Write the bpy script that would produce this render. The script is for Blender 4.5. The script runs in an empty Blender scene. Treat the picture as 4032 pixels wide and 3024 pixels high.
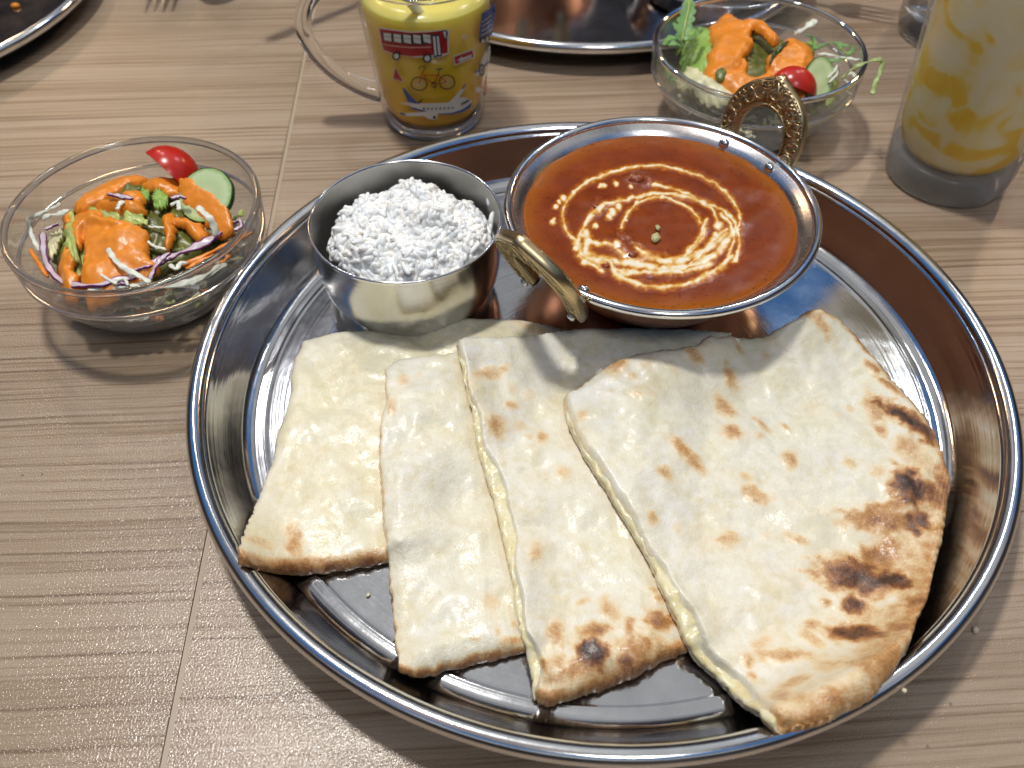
import bpy, bmesh, math, random
import numpy as np
from mathutils import Vector, Matrix
from mathutils.geometry import tessellate_polygon

SC = bpy.context.scene
COL = SC.collection
rnd = random.Random(7)
nrg = np.random.default_rng(11)

# ------------------------------------------------------------------ camera
FPX, PITCH, ROLL, CAMH = 3450.0, 0.8629206, -0.0039232, 0.2990386
cam_d = bpy.data.cameras.new("camera")
cam = bpy.data.objects.new("camera", cam_d)
COL.objects.link(cam)
cp, sp = math.cos(PITCH), math.sin(PITCH)
fw = Vector((0, cp, -sp)); upv = Vector((0, sp, cp)); rt = Vector((1, 0, 0))
cr, sr = math.cos(ROLL), math.sin(ROLL)
rt2 = rt * cr + upv * sr
up2 = upv * cr - rt * sr
M = Matrix((rt2, up2, -fw)).transposed().to_4x4()
M.translation = Vector((0, 0, CAMH))
cam.matrix_world = M
cam_d.sensor_width = 36.0
cam_d.lens = FPX / 4032 * 36.0
cam_d.clip_start = 0.01
cam_d.clip_end = 100.0
cam_d.dof.use_dof = True
cam_d.dof.focus_distance = 0.345
cam_d.dof.aperture_fstop = 12.5
SC.camera = cam

# ------------------------------------------------------------------ world and lamps
world = bpy.data.worlds.new("World")
SC.world = world
world.use_nodes = True
wn, wl = world.node_tree.nodes, world.node_tree.links
for n in list(wn):
    wn.remove(n)


def N(nodes, typ, **kw):
    n = nodes.new(typ)
    for k, v in kw.items():
        if k.startswith("i_"):
            n.inputs[k[2:].replace("_", " ")].default_value = v
        else:
            setattr(n, k, v)
    return n


def ramp(nodes, stops, interp="LINEAR"):
    r = nodes.new("ShaderNodeValToRGB")
    r.color_ramp.interpolation = interp
    e = r.color_ramp.elements
    while len(e) < len(stops):
        e.new(0.5)
    for i, (p, c) in enumerate(stops):
        e[i].position = p
        e[i].color = (c[0], c[1], c[2], 1) if len(c) == 3 else c
    return r


w_out = N(wn, "ShaderNodeOutputWorld")
w_bg = N(wn, "ShaderNodeBackground")
w_bg.inputs["Strength"].default_value = 0.95
w_tc = N(wn, "ShaderNodeTexCoord")
w_sep = N(wn, "ShaderNodeSeparateXYZ")
wl.new(w_tc.outputs["Generated"], w_sep.inputs[0])
w_n1 = N(wn, "ShaderNodeTexVoronoi", feature="F1", distance="CHEBYCHEV")
w_n1.inputs["Scale"].default_value = 3.0
wl.new(w_tc.outputs["Generated"], w_n1.inputs["Vector"])
w_n2 = N(wn, "ShaderNodeTexNoise")
w_n2.inputs["Scale"].default_value = 3.0
w_n2.inputs["Detail"].default_value = 3.0
wl.new(w_tc.outputs["Generated"], w_n2.inputs["Vector"])
w_sc = N(wn, "ShaderNodeSeparateColor")
wl.new(w_n1.outputs["Color"], w_sc.inputs[0])
# the room overhead: pale ceiling panels, some bluish, some pinkish
w_hi = ramp(wn, [(0.0, (0.05, 0.17, 0.42)), (0.22, (0.09, 0.09, 0.105)), (0.38, (0.36, 0.29, 0.29)),
                 (0.62, (0.20, 0.215, 0.25)), (0.78, (0.50, 0.51, 0.52))], "CONSTANT")
wl.new(w_sc.outputs[0], w_hi.inputs[0])
# the room around: dark furniture and people
w_lo = ramp(wn, [(0.3, (0.010, 0.010, 0.013)), (0.55, (0.034, 0.032, 0.036)), (0.74, (0.085, 0.075, 0.072))])
wl.new(w_n2.outputs["Fac"], w_lo.inputs[0])
w_mr = N(wn, "ShaderNodeMapRange", interpolation_type="SMOOTHSTEP")
w_mr.inputs["From Min"].default_value = 0.44
w_mr.inputs["From Max"].default_value = 0.58
wl.new(w_sep.outputs["Z"], w_mr.inputs["Value"])
w_mx = N(wn, "ShaderNodeMix", data_type="RGBA")
wl.new(w_mr.outputs[0], w_mx.inputs["Factor"])
wl.new(w_lo.outputs[0], w_mx.inputs["A"])
wl.new(w_hi.outputs[0], w_mx.inputs["B"])
wl.new(w_mx.outputs["Result"], w_bg.inputs["Color"])
wl.new(w_bg.outputs[0], w_out.inputs[0])


def lamp(name, loc, target, power, size, color):
    d = bpy.data.lights.new(name, "AREA")
    d.shape = "DISK"
    d.size = size
    d.energy = power
    d.color = color
    o = bpy.data.objects.new(name, d)
    COL.objects.link(o)
    o.location = loc
    o.rotation_euler = (Vector(target) - Vector(loc)).to_track_quat("-Z", "Y").to_euler()
    return o


LAMP = Vector((-0.29, 0.55, 1.60))
lamp("ceiling_lamp", LAMP, (0, 0.3, 0), 16.6, 0.15, (1.0, 0.975, 0.94))
lamp("ceiling_lamp", (0.25, -0.75, 1.75), (0, 0.3, 0), 6.0, 0.35, (1.0, 0.975, 0.94))
lamp("ceiling_lamp", (0.85, 1.6, 1.85), (0, 0.3, 0), 4.0, 0.10, (0.95, 0.98, 1.0))
lamp("ceiling_lamp", (-0.72, 1.75, 1.85), (0, 0.3, 0), 3.6, 0.10, (0.97, 0.98, 1.0))
lamp("warm_lamp", (1.5, 2.3, 1.5), (0.05, 0.3, 0), 6.0, 0.16, (1.0, 0.66, 0.36))
lamp("warm_lamp", (-1.3, 2.4, 1.6), (0, 0.3, 0), 4.5, 0.16, (1.0, 0.66, 0.36))

SC.view_settings.view_transform = "Standard"
SC.view_settings.look = "None"
SC.view_settings.exposure = 0.0
SC.view_settings.gamma = 1.0
SC.view_settings.use_curve_mapping = False
SC.render.engine = "CYCLES"
SC.cycles.use_denoising = True
try:
    SC.cycles.denoiser = "OPENIMAGEDENOISE"
except Exception:
    pass
SC.cycles.max_bounces = 14
SC.cycles.transmission_bounces = 10
SC.cycles.transparent_max_bounces = 10
SC.cycles.glossy_bounces = 6
SC.cycles.diffuse_bounces = 4
SC.cycles.caustics_refractive = False
SC.cycles.caustics_reflective = False
SC.cycles.sample_clamp_indirect = 6.0
SC.cycles.blur_glossy = 0.3

# ------------------------------------------------------------------ pixel helpers


def ray(x, y):
    a, b = (x - 2016) / FPX, -(y - 1512) / FPX
    a, b = cr * a - sr * b, sr * a + cr * b
    return a, cp + b * sp, -sp + b * cp


def at(x, y, z):
    """point of the photograph (4032 x 3024) at height z"""
    d = ray(x, y)
    t = (z - CAMH) / d[2]
    return Vector((d[0] * t, d[1] * t, z))


S = 4032 / 2212.0


def at2(x, y, z):
    return at(x * S, y * S, z)


def zm(x0, y0, k):
    return lambda x, y, z: at(x0 + x * k, y0 + y * k, z)


# ------------------------------------------------------------------ numpy noise
_perm = nrg.random((64, 64))


def vnoise(x, y, seed=0):
    x = np.asarray(x, float) + seed * 17.31
    y = np.asarray(y, float) + seed * 9.77
    xi = np.floor(x).astype(int); yi = np.floor(y).astype(int)
    fx = x - xi; fy = y - yi
    fx = fx * fx * (3 - 2 * fx); fy = fy * fy * (3 - 2 * fy)
    g = lambda i, j: _perm[i % 64, j % 64]
    return ((g(xi, yi) * (1 - fx) + g(xi + 1, yi) * fx) * (1 - fy)
            + (g(xi, yi + 1) * (1 - fx) + g(xi + 1, yi + 1) * fx) * fy) * 2 - 1


# ------------------------------------------------------------------ mesh helpers


def tag(o, label=None, cat=None, group=None, kind=None):
    if label: o["label"] = label
    if cat: o["category"] = cat
    if group: o["group"] = group
    if kind: o["kind"] = kind
    return o


def empty(name, loc=(0, 0, 0)):
    o = bpy.data.objects.new(name, None)
    o.empty_display_size = 0.01
    o.location = loc
    COL.objects.link(o)
    return o


def fix_normals(me):
    """closed shells face outwards, open sheets face up"""
    bm = bmesh.new()
    bm.from_mesh(me)
    bm.faces.ensure_lookup_table()
    bmesh.ops.recalc_face_normals(bm, faces=bm.faces[:])
    if any(len(e.link_faces) == 1 for e in bm.edges):
        if sum(f.normal.z * f.calc_area() for f in bm.faces) < 0:
            bmesh.ops.reverse_faces(bm, faces=bm.faces[:])
    bm.to_mesh(me)
    bm.free()


def mk_mesh(name, verts, faces, mats, smooth=True, mat_idx=None, attrs=None):
    me = bpy.data.meshes.new(name)
    me.from_pydata([tuple(map(float, v)) for v in verts], [], [tuple(int(i) for i in f) for f in faces])
    if not isinstance(mats, (list, tuple)):
        mats = [mats]
    for m in mats:
        me.materials.append(m)
    if smooth:
        me.polygons.foreach_set("use_smooth", [True] * len(me.polygons))
    if mat_idx is not None:
        me.polygons.foreach_set("material_index", mat_idx)
    if attrs:
        for k, v in attrs.items():
            a = me.attributes.new(k, "FLOAT", "POINT")
            a.data.foreach_set("value", np.asarray(v, np.float32))
    fix_normals(me)
    me.update()
    return me


def link(name, me, parent=None, loc=None):
    """place a mesh given in world coordinates; parents are unrotated empties"""
    o = bpy.data.objects.new(name, me)
    COL.objects.link(o)
    if parent is not None:
        o.parent = parent
    if loc is not None:
        o.location = loc
    return o


def obj(name, verts, faces, mats, parent=None, smooth=True, origin=None, **kw):
    """world-space vertices; the object's origin goes to its base (or the parent's)"""
    v = np.asarray(verts, float)
    if parent is not None:
        org = np.array(parent.matrix_basis.translation) if parent.parent is None else \
            np.array(parent.parent.matrix_basis.translation) + np.array(parent.matrix_basis.translation)
        loc = (0, 0, 0)
    else:
        org = np.array(origin) if origin is not None else \
            np.array([v[:, 0].mean(), v[:, 1].mean(), v[:, 2].min()])
        loc = org
    me = mk_mesh(name, v - org, faces, mats, smooth, **kw)
    return link(name, me, parent, loc)


def lathe(profile, seg=96, c=(0, 0, 0), close_start=False, close_end=False):
    v, f = [], []
    n = len(profile)
    idx = []
    for (r, z) in profile:
        if r < 1e-7:
            idx.append([len(v)] * seg)
            v.append((c[0], c[1], c[2] + z))
        else:
            idx.append(list(range(len(v), len(v) + seg)))
            for k in range(seg):
                a = 2 * math.pi * k / seg
                v.append((c[0] + r * math.cos(a), c[1] + r * math.sin(a), c[2] + z))
    for i in range(n - 1):
        for k in range(seg):
            k2 = (k + 1) % seg
            a, b, cc, d = idx[i][k], idx[i][k2], idx[i + 1][k2], idx[i + 1][k]
            q = []
            for t in (a, b, cc, d):
                if t not in q:
                    q.append(t)
            if len(q) >= 3:
                f.append(q)
    return v, f


def arc(cx, cz, r, a0, a1, n):
    return [(cx + r * math.cos(math.radians(a0 + (a1 - a0) * i / n)),
             cz + r * math.sin(math.radians(a0 + (a1 - a0) * i / n))) for i in range(n + 1)]


def spline(pts, n, closed=False):
    """Catmull-Rom through points, resampled to n points of equal spacing"""
    p = np.array(pts, float)
    if closed:
        q = np.vstack([p[-1], p, p[0], p[1]])
    else:
        q = np.vstack([2 * p[0] - p[1], p, 2 * p[-1] - p[-2]])
    out = []
    m = 12
    for i in range(1, len(q) - 2):
        for k in range(m):
            t = k / m
            p0, p1, p2, p3 = q[i - 1], q[i], q[i + 1], q[i + 2]
            out.append(0.5 * ((2 * p1) + (-p0 + p2) * t + (2 * p0 - 5 * p1 + 4 * p2 - p3) * t ** 2
                              + (-p0 + 3 * p1 - 3 * p2 + p3) * t ** 3))
    if not closed:
        out.append(p[-1])
    else:
        out.append(p[0])
    return resample(np.array(out), n, closed)


def resample(p, n, closed=False):
    p = np.asarray(p, float)
    d = np.r_[0, np.cumsum(np.linalg.norm(np.diff(p, axis=0), axis=1))]
    s = np.linspace(0, d[-1], n + 1)[:-1] if closed else np.linspace(0, d[-1], n)
    return np.stack([np.interp(s, d, p[:, k]) for k in range(p.shape[1])], 1)


def tube(pts, rad, seg=8, flat=None, caps=True):
    """tube along points; rad scalar or list; flat = (normal, factor) squashes it"""
    P = [Vector(p) for p in pts]
    n = len(P)
    v, f = [], []
    up = Vector((0, 0, 1))
    prev = None
    for i in range(n):
        t = (P[min(i + 1, n - 1)] - P[max(i - 1, 0)]).normalized()
        if prev is None:
            a = t.orthogonal().normalized() if abs(t.dot(up)) > 0.95 else t.cross(up).normalized()
        else:
            a = (prev - t * prev.dot(t)).normalized()
        prev = a
        b = t.cross(a)
        r = rad[i] if hasattr(rad, "__len__") else rad
        for k in range(seg):
            g = 2 * math.pi * k / seg
            o = a * math.cos(g) * r + b * math.sin(g) * r
            if flat is not None:
                o = o - flat[0] * o.dot(flat[0]) * (1 - flat[1])
            v.append(P[i] + o)
    for i in range(n - 1):
        for k in range(seg):
            k2 = (k + 1) % seg
            f.append((i * seg + k, i * seg + k2, (i + 1) * seg + k2, (i + 1) * seg + k))
    if caps:
        f.append(tuple(range(seg - 1, -1, -1)))
        f.append(tuple(range((n - 1) * seg, n * seg)))
    return v, f


def join(parts):
    V, F = [], []
    for v, f in parts:
        o = len(V)
        V += [tuple(x) for x in v]
        F += [tuple(i + o for i in q) for q in f]
    return V, F


def ribbon(pts3, width, thick, seed=0, twist=0.0, wob=0.00015):
    P = spline([tuple(p) for p in pts3], max(14, 6 * len(pts3)))
    n = len(P)
    V, F, ed = [], [], []
    r = random.Random(seed)
    ph = r.uniform(0, 6)
    for i in range(n):
        t = Vector(P[min(i + 1, n - 1)] - P[max(i - 1, 0)]).normalized()
        side = t.cross(Vector((0, 0, 1)))
        side = side.normalized() if side.length > 1e-4 else Vector((1, 0, 0))
        nn = side.cross(t).normalized()
        a = twist * (i / n - 0.5) + 0.5 * math.sin(ph + i * 0.4)
        s2 = side * math.cos(a) + nn * math.sin(a)
        n2 = s2.cross(t)
        w = width * (0.5 if i in (0, n - 1) else 1) * (0.85 + 0.3 * math.sin(i * 0.7 + ph) ** 2) / 2
        p = Vector(P[i]) + nn * wob * math.sin(i * 1.1 + ph)
        for (sx, sy) in ((-1, -0.6), (-0.55, -1), (0.55, -1), (1, -0.6), (1, 0.6), (0.55, 1), (-0.55, 1), (-1, 0.6)):
            V.append(p + s2 * w * sx + n2 * thick / 2 * sy)
            ed.append(1.0 if abs(sx) > 0.8 else 0.30)
    for i in range(n - 1):
        for k in range(8):
            k2 = (k + 1) % 8
            F.append((i * 8 + k, i * 8 + k2, (i + 1) * 8 + k2, (i + 1) * 8 + k))
    F.append(tuple(range(7, -1, -1)))
    F.append(tuple(range((n - 1) * 8, n * 8)))
    return V, F, ed


# ------------------------------------------------------------------ materials


class Mat:
    def __init__(self, name):
        self.m = bpy.data.materials.new(name)
        self.m.use_nodes = True
        self.n = self.m.node_tree.nodes
        self.l = self.m.node_tree.links
        self.b = self.n["Principled BSDF"]

    def set(self, **kw):
        for k, v in kw.items():
            self.b.inputs[k.replace("_", " ")].default_value = (v[0], v[1], v[2], 1) if (
                hasattr(v, "__len__") and len(v) == 3 and "Radius" not in k) else v
        return self

    def coord(self, kind="Object", scale=(1, 1, 1), rot=(0, 0, 0)):
        t = N(self.n, "ShaderNodeTexCoord")
        mp = N(self.n, "ShaderNodeMapping")
        mp.inputs["Scale"].default_value = scale
        mp.inputs["Rotation"].default_value = rot
        self.l.new(t.outputs[kind], mp.inputs["Vector"])
        return mp.outputs[0]

    def noise(self, vec, scale, detail=3.0, rough=0.55, dist=0.0):
        t = N(self.n, "ShaderNodeTexNoise")
        t.inputs["Scale"].default_value = scale
        t.inputs["Detail"].default_value = detail
        t.inputs["Roughness"].default_value = rough
        t.inputs["Distortion"].default_value = dist
        self.l.new(vec, t.inputs["Vector"])
        return t.outputs["Fac"]

    def ramp(self, fac, stops, interp="LINEAR"):
        r = ramp(self.n, stops, interp)
        self.l.new(fac, r.inputs[0])
        return r.outputs[0]

    def mix(self, fac, a, b, mode="MIX"):
        x = N(self.n, "ShaderNodeMix", data_type="RGBA", blend_type=mode)
        for s, v in (("Factor", fac), ("A", a), ("B", b)):
            if isinstance(v, (int, float)):
                x.inputs[s].default_value = v
            elif isinstance(v, tuple):
                x.inputs[s].default_value = (*v, 1)
            else:
                self.l.new(v, x.inputs[s])
        return x.outputs["Result"]

    def math(self, op, a, b=None, c=None, clamp=False):
        x = N(self.n, "ShaderNodeMath", operation=op)
        x.use_clamp = clamp
        for i, v in enumerate((a, b, c)):
            if v is None: continue
            if isinstance(v, (int, float)): x.inputs[i].default_value = v
            else: self.l.new(v, x.inputs[i])
        return x.outputs[0]

    def attr(self, name):
        a = N(self.n, "ShaderNodeAttribute")
        a.attribute_name = name
        return a.outputs["Fac"]

    def inp(self, name, sock):
        self.l.new(sock, self.b.inputs[name])

    def bump(self, h, strength=0.3, dist=0.001, prev=None):
        b = N(self.n, "ShaderNodeBump")
        b.inputs["Strength"].default_value = strength
        b.inputs["Distance"].default_value = dist
        self.l.new(h, b.inputs["Height"])
        if prev is not None:
            self.l.new(prev, b.inputs["Normal"])
        return b.outputs[0]


def simple(name, col, rough=0.5, metal=0.0, spec=0.5, sss=0.0, rad=(0.003, 0.002, 0.001), var=0.0, vscale=200.0,
           bump=0.0, bscale=400.0, coat=0.0):
    m = Mat(name)
    m.set(Base_Color=col, Roughness=rough, Metallic=metal)
    m.b.inputs["Specular IOR Level"].default_value = spec
    if sss:
        m.b.inputs["Subsurface Weight"].default_value = sss
        m.b.inputs["Subsurface Radius"].default_value = (1, 0.7, 0.4)
        m.b.inputs["Subsurface Scale"].default_value = rad[0]
    if coat:
        m.b.inputs["Coat Weight"].default_value = coat
        m.b.inputs["Coat Roughness"].default_value = 0.12
    if var or bump:
        v = m.coord()
    if var:
        n = m.noise(v, vscale, 4)
        lo = tuple(max(0, c * (1 - var)) for c in col)
        hi = tuple(min(1, c * (1 + var)) for c in col)
        m.inp("Base Color", m.ramp(n, [(0.3, lo), (0.7, hi)]))
    if bump:
        m.inp("Normal", m.bump(m.noise(v, bscale, 3), bump, 0.0008))
    return m.m


def steel(name, col, r0, r1, aniso=0.0, scratch=True, sscale=(1, 1, 1)):
    m = Mat(name)
    m.set(Metallic=1.0)
    v = m.coord()
    n = m.noise(v, 45, 5, 0.65)
    m.inp("Base Color", m.ramp(n, [(0.3, tuple(c * 0.86 for c in col)), (0.7, col)]))
    fine = m.noise(v, 900, 3, 0.7)
    s = m.math("ADD", m.math("MULTIPLY", n, 0.6), m.math("MULTIPLY", fine, 0.4))
    mr = N(m.n, "ShaderNodeMapRange")
    mr.inputs["From Min"].default_value = 0.3
    mr.inputs["From Max"].default_value = 0.7
    mr.inputs["To Min"].default_value = r0
    mr.inputs["To Max"].default_value = r1
    m.l.new(s, mr.inputs["Value"])
    m.inp("Roughness", mr.outputs[0])
    if aniso:
        m.b.inputs["Anisotropic"].default_value = aniso
        t = N(m.n, "ShaderNodeTangent", direction_type="RADIAL", axis="Z")
        m.l.new(t.outputs[0], m.b.inputs["Tangent"])
    if scratch:
        # concentric turning marks and a slightly wavy sheet
        g = N(m.n, "ShaderNodeVectorMath", operation="LENGTH")
        m.l.new(v, g.inputs[0])
        cv = N(m.n, "ShaderNodeCombineXYZ")
        m.l.new(m.math("MULTIPLY", g.outputs["Value"], 1500.0), cv.inputs[0])
        ring = N(m.n, "ShaderNodeTexNoise", noise_dimensions="1D")
        ring.inputs["Scale"].default_value = 1.0
        ring.inputs["Detail"].default_value = 3.0
        m.l.new(m.math("MULTIPLY", g.outputs["Value"], 900.0), ring.inputs["W"])
        b1 = m.bump(ring.outputs["Fac"], 0.05, 0.0006)
        b2 = m.bump(m.noise(v, 60, 2), 0.10, 0.0012, b1)
        m.inp("Normal", b2)
    return m.m


def wood_mat(name, rot, tint, off):
    m = Mat(name)
    tc = N(m.n, "ShaderNodeTexCoord")
    mp = N(m.n, "ShaderNodeMapping")
    mp.inputs["Rotation"].default_value = (0, 0, rot)
    mp.inputs["Location"].default_value = (off, off * 0.37, 0)
    m.l.new(tc.outputs["Object"], mp.inputs["Vector"])
    base = mp.outputs[0]

    def stretched(sx, sy, detail, rough=0.6, dist=0.0):
        q = N(m.n, "ShaderNodeMapping")
        q.inputs["Scale"].default_value = (sx, sy, 1)
        m.l.new(base, q.inputs["Vector"])
        return m.noise(q.outputs[0], 1.0, detail, rough, dist)

    # wavy grain: bend the across-coordinate a little along the length
    warp = N(m.n, "ShaderNodeTexNoise")
    warp.inputs["Scale"].default_value = 9.0
    warp.inputs["Detail"].default_value = 2.0
    m.l.new(base, warp.inputs["Vector"])
    sub = N(m.n, "ShaderNodeVectorMath", operation="SUBTRACT")
    m.l.new(warp.outputs["Color"], sub.inputs[0])
    sub.inputs[1].default_value = (0.5, 0.5, 0.5)
    sc_ = N(m.n, "ShaderNodeVectorMath", operation="MULTIPLY")
    m.l.new(sub.outputs[0], sc_.inputs[0])
    sc_.inputs[1].default_value = (0.0, 0.006, 0)
    add = N(m.n, "ShaderNodeVectorMath", operation="ADD")
    m.l.new(base, add.inputs[0])
    m.l.new(sc_.outputs[0], add.inputs[1])
    base = add.outputs[0]

    broad = stretched(1.4, 48, 4, 0.6)
    mid = stretched(3.5, 330, 4, 0.68, 0.1)
    line = stretched(4, 500, 3, 0.55)
    fine = stretched(45, 1300, 3, 0.7)
    tone = m.math("ADD", m.math("MULTIPLY", broad, 0.5), m.math("ADD", m.math("MULTIPLY", mid, 0.38),
                                                               m.math("MULTIPLY", fine, 0.22)))
    c = m.ramp(tone, [(0.39, (0.250, 0.170, 0.106)), (0.49, (0.340, 0.250, 0.166)), (0.57, (0.400, 0.305, 0.212)),
                      (0.70, (0.455, 0.360, 0.262))])
    dark = m.ramp(line, [(0.30, (0.34, 0.27, 0.23)), (0.40, (0.72, 0.66, 0.62)), (0.50, (1, 1, 1))])
    c = m.mix(0.78, c, dark, "MULTIPLY")
    c = m.mix(1.0, c, tint, "MULTIPLY")
    m.inp("Base Color", c)
    m.b.inputs["Specular IOR Level"].default_value = 0.6
    m.b.inputs["Roughness"].default_value = 0.17
    grit = m.noise(base, 1250, 2, 0.5)
    grain_b = m.bump(m.math("ADD", mid, m.math("MULTIPLY", fine, 0.6)), 0.12, 0.0008)
    m.inp("Normal", m.bump(grit, 0.36, 0.0006, grain_b))
    return m.m


TH = 0.048
M_wood_r = wood_mat("light wood grain", math.atan(TH) * -1, (1.0, 0.98, 0.97), 0.0)
M_wood_l = wood_mat("light wood grain two", math.atan(TH) * -1, (0.98, 0.97, 0.95), 3.7)
M_edge = simple("edge banding", (0.42, 0.33, 0.23), 0.4)
M_steel = steel("tray steel", (0.66, 0.66, 0.67), 0.07, 0.17)
M_steel_rim = steel("rim steel", (0.80, 0.81, 0.82), 0.10, 0.2, scratch=False)
M_cup = steel("brushed cup steel", (0.66, 0.65, 0.62), 0.14, 0.24, aniso=0.3)
M_cup_in = steel("satin steel inside", (0.58, 0.57, 0.54), 0.36, 0.46, scratch=False)
M_pan_in = steel("pan steel inside", (0.70, 0.68, 0.66), 0.2, 0.32, scratch=True)
M_copper = steel("hammered copper", (0.56, 0.24, 0.12), 0.28, 0.42)
M_black = simple("shadow gap", (0.02, 0.02, 0.02), 0.8)


def brass():
    m = Mat("old brass")
    m.set(Metallic=1.0, Roughness=0.34)
    v = m.coord()
    n = m.noise(v, 380, 4, 0.6)
    m.inp("Base Color", m.ramp(n, [(0.32, (0.16, 0.115, 0.06)), (0.5, (0.40, 0.31, 0.18)), (0.72, (0.52, 0.42, 0.26))]))
    w = N(m.n, "ShaderNodeTexWave", wave_type="RINGS")
    w.inputs["Scale"].default_value = 160
    w.inputs["Distortion"].default_value = 9
    w.inputs["Detail"].default_value = 1.5
    m.l.new(v, w.inputs["Vector"])
    m.inp("Normal", m.bump(w.outputs["Fac"], 0.5, 0.0007))
    return m.m


M_brass = brass()
M_brass_s = steel("polished brass edge", (0.58, 0.46, 0.27), 0.24, 0.38, scratch=False)


def glass(name, tint=(1, 1, 1), rough=0.0, ior=1.47):
    m = Mat(name)
    m.set(Base_Color=tint, Roughness=rough, IOR=ior)
    m.b.inputs["Transmission Weight"].default_value = 1.0
    return m.m


def glass_thin(name, k, haze, tint=(0.95, 0.97, 0.96), rough=0.02, hazecol=(0.8, 0.82, 0.8)):
    """thin-walled glass: passes light straight through, mirrors at grazing angles, a little true refraction and haze"""
    m = Mat(name)
    m.set(Base_Color=tint, Roughness=0.0, IOR=1.47)
    m.b.inputs["Transmission Weight"].default_value = 1.0
    out = m.n["Material Output"]
    tr = N(m.n, "ShaderNodeBsdfTransparent"); tr.inputs[0].default_value = (*tint, 1)
    gl = N(m.n, "ShaderNodeBsdfGlossy"); gl.inputs["Roughness"].default_value = rough
    lw = N(m.n, "ShaderNodeLayerWeight"); lw.inputs["Blend"].default_value = 0.5
    fres = m.math("ADD", m.math("MULTIPLY", m.math("POWER", lw.outputs["Facing"], 4.5), 0.85), 0.035)
    mx = N(m.n, "ShaderNodeMixShader")
    m.l.new(fres, mx.inputs[0]); m.l.new(tr.outputs[0], mx.inputs[1]); m.l.new(gl.outputs[0], mx.inputs[2])
    m2 = N(m.n, "ShaderNodeMixShader"); m2.inputs[0].default_value = k
    m.l.new(mx.outputs[0], m2.inputs[1]); m.l.new(m.b.outputs[0], m2.inputs[2])
    df = N(m.n, "ShaderNodeBsdfDiffuse"); df.inputs[0].default_value = (*hazecol, 1)
    tl = N(m.n, "ShaderNodeBsdfTranslucent"); tl.inputs[0].default_value = (*hazecol, 1)
    m3 = N(m.n, "ShaderNodeMixShader"); m3.inputs[0].default_value = 0.5
    m.l.new(df.outputs[0], m3.inputs[1]); m.l.new(tl.outputs[0], m3.inputs[2])
    m4 = N(m.n, "ShaderNodeMixShader"); m4.inputs[0].default_value = haze
    m.l.new(m2.outputs[0], m4.inputs[1]); m.l.new(m3.outputs[0], m4.inputs[2])
    m.l.new(m4.outputs[0], out.inputs[0])
    return m.m


M_solid = glass("solid glass", (0.97, 0.985, 0.98), 0.0, 1.46)
M_solid_f = glass("frosted solid glass", (0.96, 0.97, 0.97), 0.38, 1.40)
M_glass = glass_thin("clear glass", 0.25, 0.02, (0.985, 0.99, 0.985))
M_bowl = glass_thin("pressed bowl glass", 0.10, 0.085, (0.985, 0.99, 0.985))
M_mug = glass_thin("mug glass", 0.06, 0.012, (0.985, 0.99, 0.985))
M_frost = glass_thin("frosted glass", 0.0, 0.09, (0.99, 0.99, 0.985), 0.3, (0.75, 0.76, 0.74))


def bread_mat():
    m = Mat("naan crust")
    v = m.coord()
    big = m.noise(v, 38, 4, 0.55)
    med = m.noise(v, 230, 4, 0.6)
    fine = m.noise(v, 1100, 3, 0.6)
    base = m.ramp(m.math("ADD", m.math("MULTIPLY", big, 0.7), m.math("MULTIPLY", med, 0.3)),
                  [(0.36, (0.79, 0.72, 0.51)), (0.46, (0.825, 0.785, 0.65)), (0.60, (0.855, 0.84, 0.765))])
    bt = m.math("ADD", m.attr("butter"), m.math("MULTIPLY", m.math("SUBTRACT", m.noise(v, 30, 3, 0.6), 0.52), 2.6), clamp=True)
    base = m.mix(m.math("MULTIPLY", bt, 0.8), base, (0.82, 0.74, 0.45))
    speck = m.ramp(med, [(0.35, (0.93, 0.90, 0.84)), (0.55, (1, 1, 1))])
    base = m.mix(0.6, base, speck, "MULTIPLY")
    b = m.attr("brown")
    spread = m.math("MULTIPLY", m.math("SUBTRACT", m.math("ADD", m.math("MULTIPLY", med, 0.6), m.math("MULTIPLY", fine, 0.4)), 0.5), 0.85)
    gate = m.math("MULTIPLY", b, 3.0, clamp=True)
    bb = m.math("ADD", b, m.math("MULTIPLY", spread, gate), clamp=True)
    toast = m.ramp(bb, [(0.0, (0.86, 0.78, 0.60)), (0.22, (0.80, 0.62, 0.36)), (0.45, (0.56, 0.29, 0.10)),
                        (0.68, (0.25, 0.095, 0.03)), (0.92, (0.040, 0.017, 0.010))])
    fac = m.math("MULTIPLY", bb, 5.0, clamp=True)
    m.inp("Base Color", m.mix(fac, base, toast))
    m.b.inputs["Subsurface Weight"].default_value = 0.12
    m.b.inputs["Subsurface Radius"].default_value = (1.0, 0.75, 0.45)
    m.b.inputs["Subsurface Scale"].default_value = 0.002
    m.b.inputs["Roughness"].default_value = 0.46
    # melted butter: shiny in patches
    m.inp("Coat Weight", m.math("ADD", m.math("MULTIPLY", bt, 0.75), 0.3, ))
    m.b.inputs["Coat Roughness"].default_value = 0.19
    m.b.inputs["Coat IOR"].default_value = 1.46
    b1 = m.bump(m.noise(v, 380, 3, 0.6), 0.45, 0.0009)
    b2 = m.bump(m.noise(v, 1300, 2, 0.6), 0.45, 0.0005, b1)
    m.inp("Normal", b2)
    m.inp("Coat Normal", m.bump(m.noise(v, 330, 4, 0.62), 0.8, 0.00045))
    return m.m


M_bread = bread_mat()
M_crumb = simple("torn crumb", (0.80, 0.72, 0.52), 0.6, var=0.12, vscale=300, bump=0.5, bscale=500)


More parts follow.
